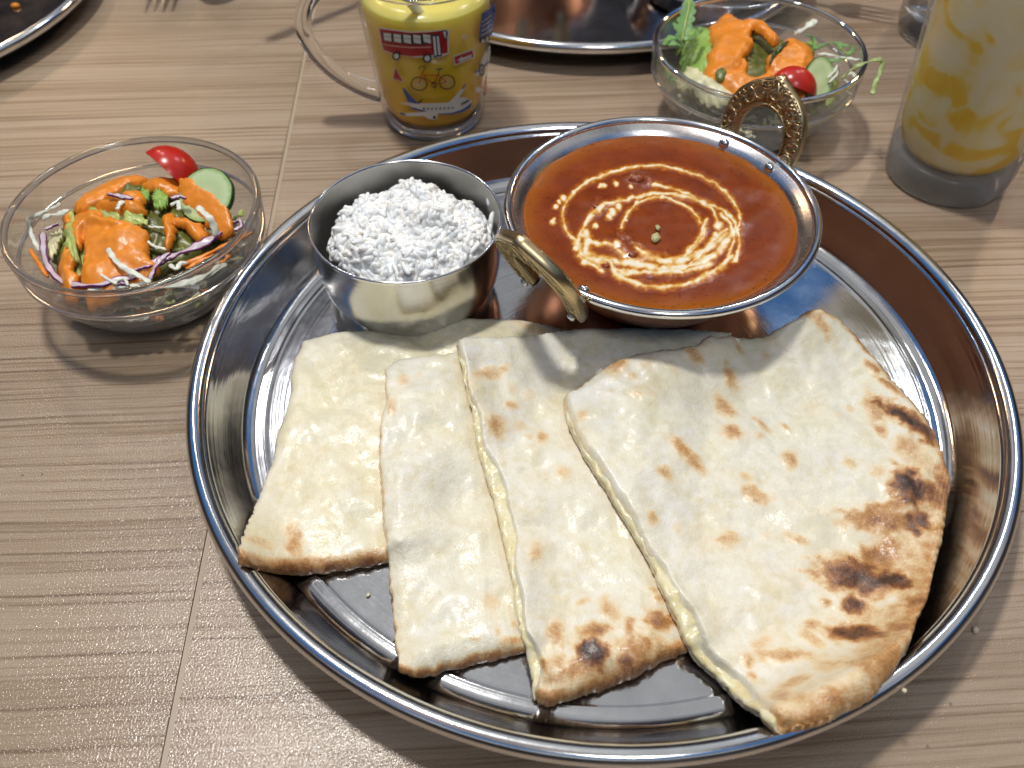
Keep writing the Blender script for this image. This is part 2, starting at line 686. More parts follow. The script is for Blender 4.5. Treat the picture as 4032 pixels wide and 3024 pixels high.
def cheese_mat():
    m = Mat("melted cheese")
    v = m.coord()
    n = m.noise(v, 180, 4)
    m.inp("Base Color", m.ramp(n, [(0.32, (0.74, 0.62, 0.30)), (0.5, (0.81, 0.735, 0.46)), (0.7, (0.85, 0.80, 0.58))]))
    m.set(Roughness=0.24)
    m.b.inputs["Subsurface Weight"].default_value = 0.3
    m.b.inputs["Subsurface Radius"].default_value = (1, 0.8, 0.35)
    m.b.inputs["Subsurface Scale"].default_value = 0.003
    m.inp("Normal", m.bump(m.noise(v, 420, 3), 0.5, 0.0009))
    return m.m


M_cheese = cheese_mat()

# ================================================================== TABLE
# two table tops pushed together; the joint runs away from the viewer


def seam_x(y, o=0.0):
    return -0.1115 - TH * y + o


def slab(name, quad, z0, z1, mat, parent=None):
    v = [(x, y, z0) for x, y in quad] + [(x, y, z1) for x, y in quad]
    f = [(3, 2, 1, 0), (4, 5, 6, 7)] + [(i, (i + 1) % 4, 4 + (i + 1) % 4, 4 + i) for i in range(4)]
    return obj(name, v, f, mat, parent, smooth=False, origin=(0, 0, z0) if parent is None else None)


YA, YB = -0.45, 1.25
tab_r = empty("table", (0.4, 0.4, 0.0))
tag(tab_r, kind="structure")
slab("table_top", [(seam_x(YA, 0.0022), YA), (1.0, YA), (1.0, YB), (seam_x(YB, 0.0022), YB)], -0.03, 0.0, M_wood_r, tab_r)
slab("edge_strip", [(seam_x(YA, 0.0002), YA), (seam_x(YA, 0.0021), YA), (seam_x(YB, 0.0021), YB), (seam_x(YB, 0.0002), YB)],
     -0.03, -0.0002, M_edge, tab_r)
tab_l = empty("table", (-0.5, 0.4, 0.0))
tag(tab_l, kind="structure")
slab("table_top", [(-1.1, YA), (seam_x(YA, -0.0001), YA), (seam_x(YB, -0.0001), YB), (-1.1, YB)], -0.03, 0.0, M_wood_l, tab_l)

# ================================================================== TRAYS
TC = (0.0359, 0.2526)
FLOOR_R = 0.1445


def tray(name, c, zs, label, cat="tray", group=None):
    root = empty(name, (c[0], c[1], 0.0))
    o = (c[0], c[1], 0.0)
    base = [(0, 0.0030), (0.06, 0.0030), (0.12, 0.0030), (FLOOR_R - 0.003, 0.0030), (FLOOR_R - 0.0012, 0.0032), (FLOOR_R, 0.0037),
            (FLOOR_R + 0.0005, 0.0025), (FLOOR_R - 0.001, 0.0004), (0.13, 0.0), (0, 0.0)]
    side = [(FLOOR_R - 0.0004, 0.0038)] + arc(FLOOR_R + 0.002, 0.0118, 0.008, 262, 318, 8) + \
           [(0.1555, 0.0120), (0.1592, 0.0180), (0.1618, 0.0232), (0.1631, 0.0262)]
    outer = [(r + 0.0012 + 0.0006 * (z < 0.02), z - 0.0009) for r, z in side[::-1]]
    sprof = [(r, z * zs) for r, z in side + outer]
    bprof = [(r, z * zs if z > 0.0005 else z) for r, z in base]
    rim = [(r, z) for r, z in arc(0.1662, 0.0250 * zs, 0.0036, 150, 150 - 360, 22)]
    v, f = lathe(bprof, 160, o); obj("tray_base", v, f, M_steel, root)
    v, f = lathe(sprof, 200, o); obj("side_band", v, f, M_steel, root)
    v, f = lathe(rim, 200, o); obj("rolled_rim", v, f, M_steel_rim, root)
    tag(root, label, cat, group)
    return root


tray("serving_tray", TC, 1.0, "large round steel tray holding naan slices, rice cup and curry pan")
tray("serving_tray", (0.056, 0.6855), 0.68, "round steel tray behind the juice mug, copper pan on it")
tray("serving_tray", (-0.4625, 0.6115), 0.64, "round steel tray with an orange crumb, no cup or pan on it")
v, f = lathe([(0, 0.0026), (0.002, 0.0022), (0.003, 0.001), (0.0028, 0)], 14, (0, 0, 0))
cq = at(60, 22, 0.003)
obj("food_scrap", [(x * 1.1 + cq.x, y * 0.8 + cq.y, z + 0.0022) for x, y, z in v], f,
    simple("orange scrap", (0.75, 0.28, 0.02), 0.2, sss=0.2))
tag(bpy.data.objects["food_scrap"], "tiny glossy orange food scrap left on an otherwise empty tray", "scrap")

# ================================================================== NAAN
HRES = 0.001
HX0, HY0 = -0.16, 0.05
HW = 400
gx = HX0 + np.arange(HW) * HRES
gy = HY0 + np.arange(HW) * HRES
GX, GY = np.meshgrid(gx, gy, indexing="ij")
rr = np.hypot(GX - TC[0], GY - TC[1])
HMAP = np.interp(rr, [0, FLOOR_R - 0.004, FLOOR_R, 0.150, 0.1555, 0.1592, 0.1618, 0.1631, 0.168, 0.171],
                 [0.0032, 0.0032, 0.0042, 0.0060, 0.0125, 0.0185, 0.0237, 0.0280, 0.0292, 0.0])


def hsample(x, y):
    i = np.clip((x - HX0) / HRES, 0, HW - 2)
    j = np.clip((y - HY0) / HRES, 0, HW - 2)
    i0 = i.astype(int); j0 = j.astype(int)
    fx = i - i0; fy = j - j0
    return (HMAP[i0, j0] * (1 - fx) * (1 - fy) + HMAP[i0 + 1, j0] * fx * (1 - fy)
            + HMAP[i0, j0 + 1] * (1 - fx) * fy + HMAP[i0 + 1, j0 + 1] * fx * fy)


def blur(a, k):
    for _ in range(k):
        p = np.pad(a, 1, mode="edge")
        a = (p[:-2, 1:-1] + p[2:, 1:-1] + p[1:-1, :-2] + p[1:-1, 2:] + 2 * a) / 6
    return a


Z2 = lambda x, y, z: at(1700 + 0.5424 * x, 1200 + 0.5424 * y, z)
Z3 = lambda x, y, z: at(2700 + 0.5425 * x, 1200 + 0.5425 * y, z)
Z4 = lambda x, y, z: at(1800 + 0.5426 * x, 2000 + 0.5426 * y, z)
Z5 = lambda x, y, z: at(2700 + 0.5725 * x, 2000 + 0.5725 * y, z)
PXM = {"2": (at2, 1.0 / 2212 * 2212 * 0.000150 * 1.0), "z2": (Z2, 1), "z3": (Z3, 1), "z4": (Z4, 1), "z5": (Z5, 1)}
FRMS = {"2": at2, "z2": Z2, "z3": Z3, "z4": Z4, "z5": Z5}


def naan(name, label, top, bottom, left, right, zc, thick, spots, crust, nu, nv, seed, cut_left, retract, dents=(), edge_top=0.4, lift=None, soft_right=True, butter=0.35):
    """zc = estimated heights of the corners TL, TR, BL, BR; sides given in picture points"""
    zTL, zTR, zBL, zBR = zc

    def side(pts, za, zb, n):
        return spline([(x, y) for x, y in pts], n), np.linspace(za, zb, n)

    sides = [side(top, zTL, zTR, nu), side(bottom, zBL, zBR, nu), side(left, zTL, zBL, nv), side(right, zTR, zBR, nv)]
    rnd_ = lambda d, r: np.sqrt(np.clip(1 - (1 - np.clip(d / r, 0, 1)) ** 2, 0, 1))
    u = np.linspace(0, 1, nu)[:, None, None]
    w = np.linspace(0, 1, nv)[None, :, None]
    for settle in range(4):
        T, B, L, R = [np.array([at2(x, y, z)[:2] for (x, y), z in zip(p, zz)]) for p, zz in sides]
        for arr, sd in ((T, 1), (B, 2), (L, 3), (R, 4)):      # ragged outline
            q = np.arange(len(arr)).astype(float)
            env = np.minimum(1, np.minimum(q, q[::-1]) / 4)
            am = 0.0005 * vnoise(q / 5, q * 0, seed + sd) + 0.00028 * vnoise(q / 1.7, q * 0, seed + sd + 9)
            tdir = np.gradient(arr, axis=0)
            nrm = np.stack([-tdir[:, 1], tdir[:, 0]], 1)
            nrm /= np.linalg.norm(nrm, axis=1)[:, None] + 1e-12
            arr += nrm * (am * env)[:, None]
        P = ((1 - u) * L[None] + u * R[None] + (1 - w) * T[:, None] + w * B[:, None]
             - ((1 - u) * (1 - w) * T[0] + u * (1 - w) * T[-1] + (1 - u) * w * B[0] + u * w * B[-1]))
        X, Y = P[..., 0], P[..., 1]

        def dist(poly):
            q = resample(poly, 160)
            d = np.full(X.shape, 9.0)
            for a in q:
                d = np.minimum(d, np.hypot(X - a[0], Y - a[1]))
            return d

        dT, dB, dL, dR = dist(T), dist(B), dist(L), dist(R)
        # rest the slice on whatever lies under it
        Hs = hsample(X, Y) + 0.0002
        base = Hs.copy()
        for _ in range(14):
            base = np.maximum(Hs, blur(base, 4))
        if lift is not None:
            base = base + lift(np.linspace(0, 1, nu))[:, None] * np.exp(-(dT / 0.017) ** 1.5)
        e = np.minimum.reduce([edge_top + (1 - edge_top) * rnd_(dT, 0.006), 0.36 + 0.64 * rnd_(dB, 0.009),
                               (0.80 + 0.20 * rnd_(dL, 0.004)) if cut_left else (0.62 + 0.38 * rnd_(dL, 0.005)),
                               (0.10 + 0.90 * np.clip(dR / 0.024, 0, 1)) if soft_right else 0.55 + 0.45 * rnd_(dR, 0.006)])
        zt0 = base + thick * e
        edge = [zt0[:, 0], zt0[:, -1], zt0[0, :], zt0[-1, :]]
        if settle < 3:
            sides = [(p, 0.45 * zz + 0.55 * blur(ez[:, None], 6)[:, 0]) for (p, zz), ez in zip(sides, edge)]
            for i, j, k, l in ((0, 0, 2, 0), (0, -1, 3, 0), (1, 0, 2, -1), (1, -1, 3, -1)):
                m_ = 0.5 * (sides[i][1][j] + sides[k][1][l])
                sides[i][1][j] = m_; sides[k][1][l] = m_
    dmin = np.minimum.reduce([dT, dB, dL, dR])
    und = (0.0014 * vnoise(X / 0.022, Y / 0.022, seed) + 0.0009 * vnoise(X / 0.009, Y / 0.009, seed + 3)
           + 0.0004 * vnoise(X / 0.0038, Y / 0.0038, seed + 5)) * np.clip(dmin / 0.006, 0.15, 1)
    top_z = base + thick * e + und
    for fr, x, y, rad, amp in dents:
        q = FRMS[fr](x, y, zTL)
        top_z = top_z + amp * np.exp(-((X - q.x) ** 2 + (Y - q.y) ** 2) / (2 * rad ** 2))
    if retract is not None:
        rv = retract(np.linspace(0, 1, nv))[None, :]
        gap = np.clip((rv - dL) / 0.0016, 0, 1)
        top_z = top_z - gap * thick * 0.50
    top_z = np.maximum(top_z, base + 0.0012)
    # browning
    brown = np.zeros(X.shape)
    zt = top_z
    for sp_ in spots:
        fr, x, y, rx, ry, ang, amp = sp_
        zz = 0.5 * (zTL + zBL) if fr in ("z4", "z5") else 0.5 * (zTL + zTR)
        q = FRMS[fr](x, y, zz)
        i = np.unravel_index(np.argmin((X - q.x) ** 2 + (Y - q.y) ** 2), X.shape)
        zz = float(zt[i])
        q = FRMS[fr](x, y, zz)
        qx = FRMS[fr](x + 10, y, zz) - q
        qy = FRMS[fr](x, y + 10, zz) - q
        sx = math.hypot(qx.x, qx.y) / 10; sy = math.hypot(qy.x, qy.y) / 10
        dx = (X - q.x) / sx; dy = -(Y - q.y) / sy
        ca, sa = math.cos(math.radians(ang)), math.sin(math.radians(ang))
        a = (dx * ca + dy * sa) / rx; b = (-dx * sa + dy * ca) / ry
        wob = 0.35 * vnoise(X / 0.0026, Y / 0.0026, seed + 21) + 0.18 * vnoise(X / 0.0011, Y / 0.0011, seed + 22)
        m = 1 / (1 + np.exp((np.sqrt(a * a + b * b) + wob - 1.10) * 3.4))
        brown = np.maximum(brown, amp * m)
        top_z = top_z + 0.0007 * m * min(1.0, amp * 2) * (amp < 0.6)
    wob = vnoise(X / 0.006, Y / 0.006, seed + 31) * 0.5 + vnoise(X / 0.0022, Y / 0.0022, seed + 32) * 0.3
    for dd, width, amp in ((dT, *crust[0]), (dB, *crust[1]), (dL, *crust[2]), (dR, *crust[3])):
        if amp > 0:
            brown = np.maximum(brown, amp * np.clip(1 - dd / width + wob * 0.55, 0, 1) * np.clip(1.5 - dd / width, 0, 1))
    brown = np.clip(brown, 0, 1)
    # blistered skin where it is charred
    top_z = top_z + 0.0007 * np.clip(brown - 0.55, 0, 1) * (0.5 + vnoise(X / 0.002, Y / 0.002, seed + 40))
    V = np.concatenate([np.stack([X, Y, top_z], -1).reshape(-1, 3), np.stack([X, Y, base], -1).reshape(-1, 3)])
    # side wall ring in the middle: bulging crumb
    br_attr = np.concatenate([brown.reshape(-1), np.clip(brown + 0.25, 0, 1).reshape(-1) * 0.5])
    F = []
    o2 = nu * nv
    I = lambda a, b: a * nv + b
    for a in range(nu - 1):
        for b in range(nv - 1):
            F.append((I(a, b), I(a, b + 1), I(a + 1, b + 1), I(a + 1, b)))
            F.append((o2 + I(a, b), o2 + I(a + 1, b), o2 + I(a + 1, b + 1), o2 + I(a, b + 1)))
    ring = [(a, 0) for a in range(nu)] + [(nu - 1, b) for b in range(1, nv)] + \
           [(a, nv - 1) for a in range(nu - 2, -1, -1)] + [(0, b) for b in range(nv - 2, 0, -1)]
    V = list(map(tuple, V)); br_attr = list(br_attr)
    mid1 = []
    cx, cy = X.mean(), Y.mean()
    for (a, b) in ring:
        zt_, zb_ = top_z[a, b], base[a, b]
        x, y = X[a, b], Y[a, b]
        k = 0.0007 + 0.0004 * rnd.random()
        d = math.hypot(x - cx, y - cy)
        mid1.append(len(V))
        V.append((x + (x - cx) / d * k, y + (y - cy) / d * k, zb_ + (zt_ - zb_) * 0.5))
        br_attr.append(min(1, 0.75 * brown[a, b] + 0.02))
    for k in range(len(ring)):
        k2 = (k + 1) % len(ring)
        a, b = I(*ring[k]), I(*ring[k2])
        F.append((a, b, mid1[k2], mid1[k]))
        F.append((mid1[k], mid1[k2], o2 + b, o2 + a))
    org = (cx, cy, float(base.min()))
    root = empty(name, org)
    crumb = obj("bread", V, F, M_bread, root, attrs={"brown": br_attr, "butter": [butter] * len(V)})
    tag(root, label, "flatbread", "slices of cheese naan on the tray")
    # raise the height map
    ii = np.clip(((X - HX0) / HRES).round().astype(int), 0, HW - 1)
    jj = np.clip(((Y - HY0) / HRES).round().astype(int), 0, HW - 1)
    np.maximum.at(HMAP, (ii, jj), top_z)
    # close pinholes of the splat
    m = HMAP.copy()
    for di in (-1, 0, 1):
        for dj in (-1, 0, 1):
            m = np.maximum(m, np.roll(np.roll(HMAP, di, 0), dj, 1) - 0.0004 * (abs(di) + abs(dj)))
    HMAP[:] = m
    # melted cheese squeezed out along the cut
    if retract is not None:
        ns = 9
        rv = retract(np.linspace(0, 1, nv))
        cv, cf = [], []
        jn = vnoise(np.arange(nv) / 4.0, np.zeros(nv), seed + 50)
        for b in range(2, nv - 2):
            t = L[min(b + 1, nv - 1)] - L[b - 1]
            nrm = np.array([-t[1], t[0]]); nrm /= np.linalg.norm(nrm)
            if np.dot(nrm, P[min(8, nu - 1), b] - P[0, b]) < 0: nrm = -nrm
            taper = min(1, (b - 2) / 5, (nv - 3 - b) / 5)
            bz, tz = base[0, b], base[0, b] + thick
            for k in range(ns):
                s = k / (ns - 1)
                bulge = math.sin(math.pi * min(1, s * 1.35)) * 0.0011 * (0.5 + 0.9 * abs(jn[b]))
                off = -bulge + max(0, (s - 0.42) / 0.58) * (rv[b] + 0.0011)
                z = bz + (tz - bz) * (0.22 + (0.42 + 0.05 * jn[b]) * min(1, s / 0.5) * taper) + 0.0004 * math.sin(s * 9 + b * 0.7)
                q = L[b] + nrm * off
                cv.append((q[0], q[1], z))
        rows = len(cv) // ns
        for a in range(rows - 1):
            for k in range(ns - 1):
                cf.append((a * ns + k, a * ns + k + 1, (a + 1) * ns + k + 1, (a + 1) * ns + k))
        obj("melted_cheese", cv, cf, M_cheese, root)
    return root, (X, Y, top_z)


no = (0.003, 0.0)
naan("naan_slice", "pale buttery naan slice lying lowest, brown crust at its near end, no char",
     [(655, 737), (720, 720), (800, 713), (885, 713), (925, 700), (1000, 693), (1100, 691), (1165, 699), (1240, 716)],
     [(517, 1214), (560, 1227), (650, 1231), (740, 1222), (830, 1206), (890, 1194), (950, 1182)],
     [(655, 737), (634, 790), (623, 870), (600, 935), (588, 995), (565, 1060), (540, 1125), (520, 1185), (517, 1214)],
     [(1240, 716), (1110, 880), (1000, 1030), (950, 1182)],
     (0.011, 0.014, 0.0165, 0.011), 0.0078,
     [("2", 636, 1170, 14, 34, -14, 0.45), ("2", 560, 1172, 22, 14, 0, 0.3), ("2", 850, 880, 12, 20, 0, 0.2),
      ("2", 1150, 712, 40, 8, 10, 0.25)],
     [(0.004, 0.08), (0.0058, 0.66), (0.002, 0.1), no], 96, 110, 1, False, None,
     dents=[("2", 1000, 715, 0.010, 0.0022), ("2", 900, 722, 0.005, -0.002), ("2", 770, 860, 0.012, 0.0008),
            ("2", 800, 1150, 0.006, -0.0016), ("2", 740, 1215, 0.01, 0.001), ("2", 700, 1010, 0.01, 0.0008)], butter=0.75)
naan("naan_slice", "narrow white naan slice with faint tan marks, resting on the lowest slice",
     [(831, 797), (868, 776), (985, 763), (1040, 755), (1085, 750)],
     [(862, 1442), (885, 1450), (935, 1447), (1000, 1431), (1100, 1408), (1160, 1392), (1200, 1380)],
     [(831, 797), (834, 860), (824, 905), (820, 970), (826, 1060), (835, 1150), (841, 1235), (850, 1335), (862, 1442)],
     [(1085, 750), (1130, 950), (1170, 1150), (1200, 1380)],
     (0.0192, 0.012, 0.0165, 0.0115), 0.0076,
     [("2", 872, 822, 12, 10, 0, 0.28), ("2", 846, 880, 9, 16, 0, 0.34), ("z4", 240, 680, 55, 70, 0, 0.2), ("z4", 415, 840, 20, 24, 0, 0.22),
      ("z4", 400, 990, 75, 28, -10, 0.42), ("z4", 130, 990, 40, 16, 0, 0.3), ("z4", 290, 900, 20, 40, -20, 0.18), ("2", 905, 810, 8, 6, 0, 0.16)],
     [(0.0015, 0.12), (0.0022, 0.55), (0.0012, 0.3), no], 80, 130, 2, True, None,
     dents=[("2", 930, 1000, 0.007, 0.0016), ("2", 965, 1040, 0.006, -0.0022), ("2", 870, 960, 0.006, -0.0008), ("2", 930, 1150, 0.012, 0.0010),
            ("2", 985, 1205, 0.005, -0.0011), ("2", 1000, 900, 0.012, 0.0012)])


def ret3(v):
    return 0.0012 + 0.0042 * np.exp(-((v - 0.45) / 0.16) ** 2) + 0.0022 * np.exp(-((v - 0.88) / 0.08) ** 2) + 0.0007 * np.sin(v * 37)


def ret4(v):
    return 0.0009 + 0.0010 * np.exp(-((v - 0.25) / 0.1) ** 2) + 0.0046 * np.exp(-((v - 0.62) / 0.13) ** 2) + 0.0036 * np.exp(-((v - 0.86) / 0.08) ** 2) + 0.0005 * np.sin(v * 41)


naan("naan_slice", "naan slice with one round black char spot on its browned near end",
     [(987, 738), (1020, 727), (1100, 728), (1165, 722), (1240, 712), (1330, 710), (1450, 710), (1540, 714), (1580, 718)],
     [(1165, 1508), (1190, 1513), (1250, 1496), (1330, 1470), (1400, 1438), (1445, 1415), (1490, 1398), (1540, 1380)],
     [(987, 738), (1005, 800), (1020, 870), (1034, 940), (1052, 1020), (1074, 1080), (1093, 1160), (1110, 1240), (1125, 1320), (1141, 1400), (1156, 1475), (1165, 1508)],
     [(1580, 718), (1500, 930), (1490, 1160), (1540, 1380)],
     (0.0225, 0.0165, 0.0195, 0.012), 0.0082,
     [("z2", 430, 500, 120, 36, -22, 0.34), ("z2", 590, 610, 34, 34, 0, 0.17), ("z2", 705, 662, 36, 34, 0, 0.19), ("z2", 580, 730, 42, 26, 0, 0.34),
      ("z2", 470, 880, 58, 72, 20, 0.40), ("z2", 640, 885, 50, 40, 0, 0.22), ("z2", 705, 952, 32, 20, 0, 0.22), ("z2", 797, 955, 38, 44, 0, 0.34),
      ("z2", 955, 1215, 48, 44, 0, 0.24), ("z2", 1170, 1165, 30, 34, 0, 0.24), ("z2", 720, 1040, 40, 24, 0, 0.12), ("z2", 820, 1230, 14, 12, 0, 0.2),
      ("z4", 570, 315, 44, 66, 25, 0.32), ("z4", 905, 672, 52, 22, -25, 0.34), ("z4", 985, 1050, 105, 95, 0, 0.96), ("z4", 1000, 885, 118, 55, -10, 0.56),
      ("z4", 1110, 740, 60, 90, -30, 0.34), ("z4", 720, 910, 56, 90, 10, 0.42), ("z4", 1465, 805, 84, 66, 10, 0.6), ("z4", 1250, 860, 38, 80, 8, 0.45),
      ("z4", 1310, 1030, 160, 110, -20, 0.50), ("z4", 1220, 1150, 60, 52, 0, 0.74), ("z4", 730, 1130, 70, 60, 0, 0.40), ("z4", 1425, 595, 30, 26, 0, 0.32),
      ("z4", 1470, 665, 42, 30, 20, 0.4), ("z4", 620, 1370, 44, 36, 0, 0.55), ("z4", 900, 1210, 240, 70, -12, 0.44), ("z4", 850, 480, 26, 22, 0, 0.1),
      ("z4", 630, 1150, 18, 70, -15, 0.55)],
     [(0.002, 0.1), (0.0048, 0.60), (0.001, 0.35), no], 120, 150, 3, True, ret3,
     dents=[("z4", 1130, 1130, 0.0035, -0.0026), ("z4", 950, 960, 0.009, 0.0022), ("z4", 1330, 1000, 0.008, 0.0018), ("2", 1190, 1000, 0.014, 0.0012),
            ("2", 1120, 760, 0.006, 0.0012), ("2", 1350, 735, 0.012, 0.0014), ("2", 1240, 1180, 0.012, -0.0006)],
     lift=lambda u: 0.001 + 0.004 * np.clip((u - 0.1) / 0.4, 0, 1))
P4 = [("z2", 1335, 440, 82, 60, -25, 0.42), ("z2", 1460, 522, 34, 24, 0, 0.27), ("z2", 1310, 626, 16, 13, 0, 0.18), ("z2", 1492, 655, 28, 18, 15, 0.3),
      ("z2", 1600, 640, 36, 28, 0, 0.2), ("z2", 1845, 1090, 118, 46, 40, 0.46), ("z2", 1690, 1215, 62, 42, 10, 0.36), ("z2", 1090, 812, 40, 36, 0, 0.26),
      ("z2", 1905, 382, 64, 28, 18, 0.42), ("z2", 1600, 1545, 42, 40, 0, 0.3), ("z2", 1570, 430, 60, 40, 0, 0.16), ("z2", 1240, 1245, 22, 10, 20, 0.2),
      ("z2", 1790, 1630, 36, 44, 0, 0.16), ("z2", 1760, 490, 40, 20, 20, 0.18),
      ("z3", 380, 312, 50, 28, 30, 0.34), ("z3", 285, 456, 22, 18, 0, 0.3), ("z3", 310, 572, 64, 40, 30, 0.40), ("z3", 275, 742, 70, 44, 38, 0.46),
      ("z3", 330, 922, 72, 48, 10, 0.46), ("z3", 552, 862, 60, 22, 45, 0.36), ("z3", 535, 946, 44, 26, 0, 0.24), ("z3", 727, 895, 42, 14, 60, 0.34),
      ("z3", 572, 392, 34, 34, 0, 0.2), ("z3", 752, 1115, 46, 52, 0, 0.48), ("z3", 1187, 1146, 42, 38, 0, 0.32), ("z3", 1197, 747, 26, 28, 0, 0.22),
      ("z3", 1105, 797, 28, 24, 0, 0.18), ("z3", 1378, 752, 62, 100, 0, 0.44), ("z3", 1420, 905, 36, 44, 0, 0.44), ("z3", 1595, 1030, 74, 66, 20, 0.42),
      ("z3", 1397, 1217, 56, 44, 0, 0.28), ("z3", 505, 1392, 92, 44, 28, 0.42), ("z3", 435, 1262, 44, 34, 0, 0.26), ("z3", 920, 735, 80, 60, 0, 0.14),
      ("z3", 1610, 820, 185, 62, 38, 0.98), ("z3", 1760, 940, 90, 70, 45, 0.78), ("z3", 1620, 1335, 118, 112, 20, 0.97), ("z3", 1760, 1370, 120, 80, 30, 0.74),
      ("z3", 1870, 1310, 50, 90, 0, 0.7), ("z3", 1420, 1590, 240, 70, 5, 0.62), ("z3", 1700, 1570, 80, 70, 0, 0.9), ("z3", 1500, 1470, 170, 40, -5, 0.5),
      ("z3", 1720, 1140, 130, 150, 0, 0.27), ("z3", 960, 120, 110, 40, 40, 0.34), ("z3", 860, 60, 80, 24, -8, 0.55), ("z3", 1350, 460, 60, 24, 45, 0.55), ("z3", 1480, 590, 90, 26, 45, 0.55),
      ("z3", 140, 290, 60, 26, 0, 0.14),
      ("z5", 290, 220, 70, 48, -15, 0.36), ("z5", 560, 190, 32, 30, 0, 0.15), ("z5", 762, 215, 64, 34, 20, 0.38), ("z5", 1560, 120, 70, 66, 0, 0.9),
      ("z5", 1210, 470, 230, 110, 8, 0.90), ("z5", 1330, 340, 180, 90, -20, 0.6), ("z5", 1430, 490, 110, 60, 20, 0.95), ("z5", 1160, 665, 78, 58, 0, 0.85),
      ("z5", 970, 652, 44, 34, 10, 0.42), ("z5", 880, 795, 66, 34, 0, 0.38), ("z5", 890, 900, 80, 44, 40, 0.34), ("z5", 1180, 855, 170, 66, 12, 0.88),
      ("z5", 1470, 820, 92, 60, 25, 0.62), ("z5", 1590, 640, 80, 60, 20, 0.66), ("z5", 520, 925, 70, 36, -20, 0.3), ("z5", 680, 1015, 190, 46, 6, 0.38),
      ("z5", 430, 1055, 38, 50, 0, 0.42), ("z5", 445, 1172, 28, 30, 0, 0.5), ("z5", 985, 1085, 84, 70, 0, 0.34), ("z5", 650, 1300, 66, 84, 15, 0.44),
      ("z5", 750, 1190, 110, 46, -20, 0.38), ("z5", 1020, 1300, 80, 60, 0, 0.52), ("z5", 1190, 1100, 90, 66, 10, 0.45), ("z5", 1560, 360, 140, 240, 10, 0.33),
      ("z5", 1330, 980, 220, 110, -35, 0.33), ("z5", 1250, 720, 120, 60, 0, 0.33), ("z5", 900, 1400, 260, 70, -25, 0.34)]
root4, (X4, Y4, Zt4) = naan(
    "naan_slice", "largest naan slice, its rounded outer crust blistered and charred black",
    [(1222, 850), (1258, 832), (1300, 800), (1335, 780), (1405, 760), (1500, 746), (1528, 731), (1565, 728), (1640, 724), (1700, 700), (1740, 676), (1770, 668)],
    [(1705, 1574), (1762, 1560), (1850, 1522), (1912, 1468), (1955, 1400), (1975, 1340), (2005, 1280), (2022, 1200), (2042, 1120), (2052, 1030)],
    [(1222, 850), (1228, 885), (1262, 960), (1320, 1050), (1368, 1130), (1402, 1185), (1440, 1260), (1470, 1330), (1505, 1400), (1560, 1452), (1622, 1512), (1690, 1568), (1705, 1574)],
    [(1770, 668), (1822, 695), (1885, 765), (1955, 848), (1995, 895), (2030, 960), (2052, 1030)],
    (0.0235, 0.027, 0.027, 0.015), 0.0088, P4,
    [(0.003, 0.2), (0.0150, 0.50), (0.0012, 0.25), (0.0055, 0.62)], 150, 165, 4, True, ret4,
    dents=[("z3", 500, 560, 0.006, -0.0022), ("z3", 700, 760, 0.006, -0.0020), ("z3", 330, 420, 0.008, 0.0016), ("z3", 560, 250, 0.006, -0.0022),
           ("z3", 900, 1420, 0.007, 0.0012), ("z3", 1150, 1560, 0.005, -0.0020), ("z5", 600, 500, 0.016, 0.0020), ("z3", 1250, 950, 0.015, 0.0020),
           ("z5", 1250, 480, 0.008, 0.0016), ("z5", 1380, 640, 0.006, -0.0014), ("z5", 1400, 200, 0.005, -0.0018), ("z5", 700, 900, 0.012, 0.0012),
           ("z3", 1650, 1180, 0.007, 0.0016), ("z3", 1660, 830, 0.007, 0.0014), ("z3", 180, 900, 0.01, 0.0012)], edge_top=0.5, soft_right=False,
    lift=lambda u: 0.014 * np.clip((u - 0.1) / 0.75, 0, 1) + 0.003 * np.exp(-((u - 0.55) / 0.06) ** 2) - 0.004 * np.exp(-((u - 0.72) / 0.07) ** 2))


def top4(q):
    i = np.argmin((X4 - q.x) ** 2 + (Y4 - q.y) ** 2)
    return float(Zt4.reshape(-1)[i])


# ================================================================== RICE CUP
KC = (-0.0480, 0.3155)
KZ = 0.0032


def cup(name, c, z0, s, label):
    root = empty(name, (c[0], c[1], z0))
    o = (c[0], c[1], z0)
    out = [(0, 0.0), (0.026, 0.0)] + [(0.030 * 1, 0.0005), (0.0355, 0.0025), (0.0393, 0.0070), (0.0416, 0.0130), (0.0429, 0.0220), (0.0434, 0.0330), (0.0437, 0.0422)]
    out = [(r * s, z) for r, z in out]
    lip = [(0.0439 * s, 0.0432), (0.0438 * s, 0.0438), (0.0433 * s, 0.0440), (0.0428 * s, 0.0436)]
    inn = [(max(0, r - 0.0011), z + 0.0008) for r, z in out[::-1]]
    inn[-1] = (0, 0.0008)
    sm = lambda p: [tuple(q) for q in spline(p, 40)]
    v, f = lathe(out[:2] + sm(out[1:])[1:], 128, o); obj("outer_side", v, f, M_cup, root)
    v, f = lathe([out[-1]] + lip + [inn[0]], 128, o); obj("lip", v, f, M_steel_rim, root)
    v, f = lathe(sm(inn[:-1]) + [inn[-1]], 128, o); obj("inner_side", v, f, M_cup_in, root)
    return tag(root, label, "metal cup")


cup("metal_cup", KC, KZ, 1.0, "straight-sided steel cup filled with white rice")

# rice: individual grains over a solid core
M_rice = simple("boiled rice", (0.90, 0.90, 0.875), 0.30, sss=0.5, rad=(0.0025, 0, 0), var=0.03, vscale=300)
M_rice.node_tree.nodes["Principled BSDF"].subsurface_method = "BURLEY"
rice = empty("rice", (KC[0], KC[1], KZ + 0.001))
tag(rice, "heap of sticky boiled white rice in the steel cup", "rice")
RC = (KC[0] + 0.0026, KC[1] - 0.0034)


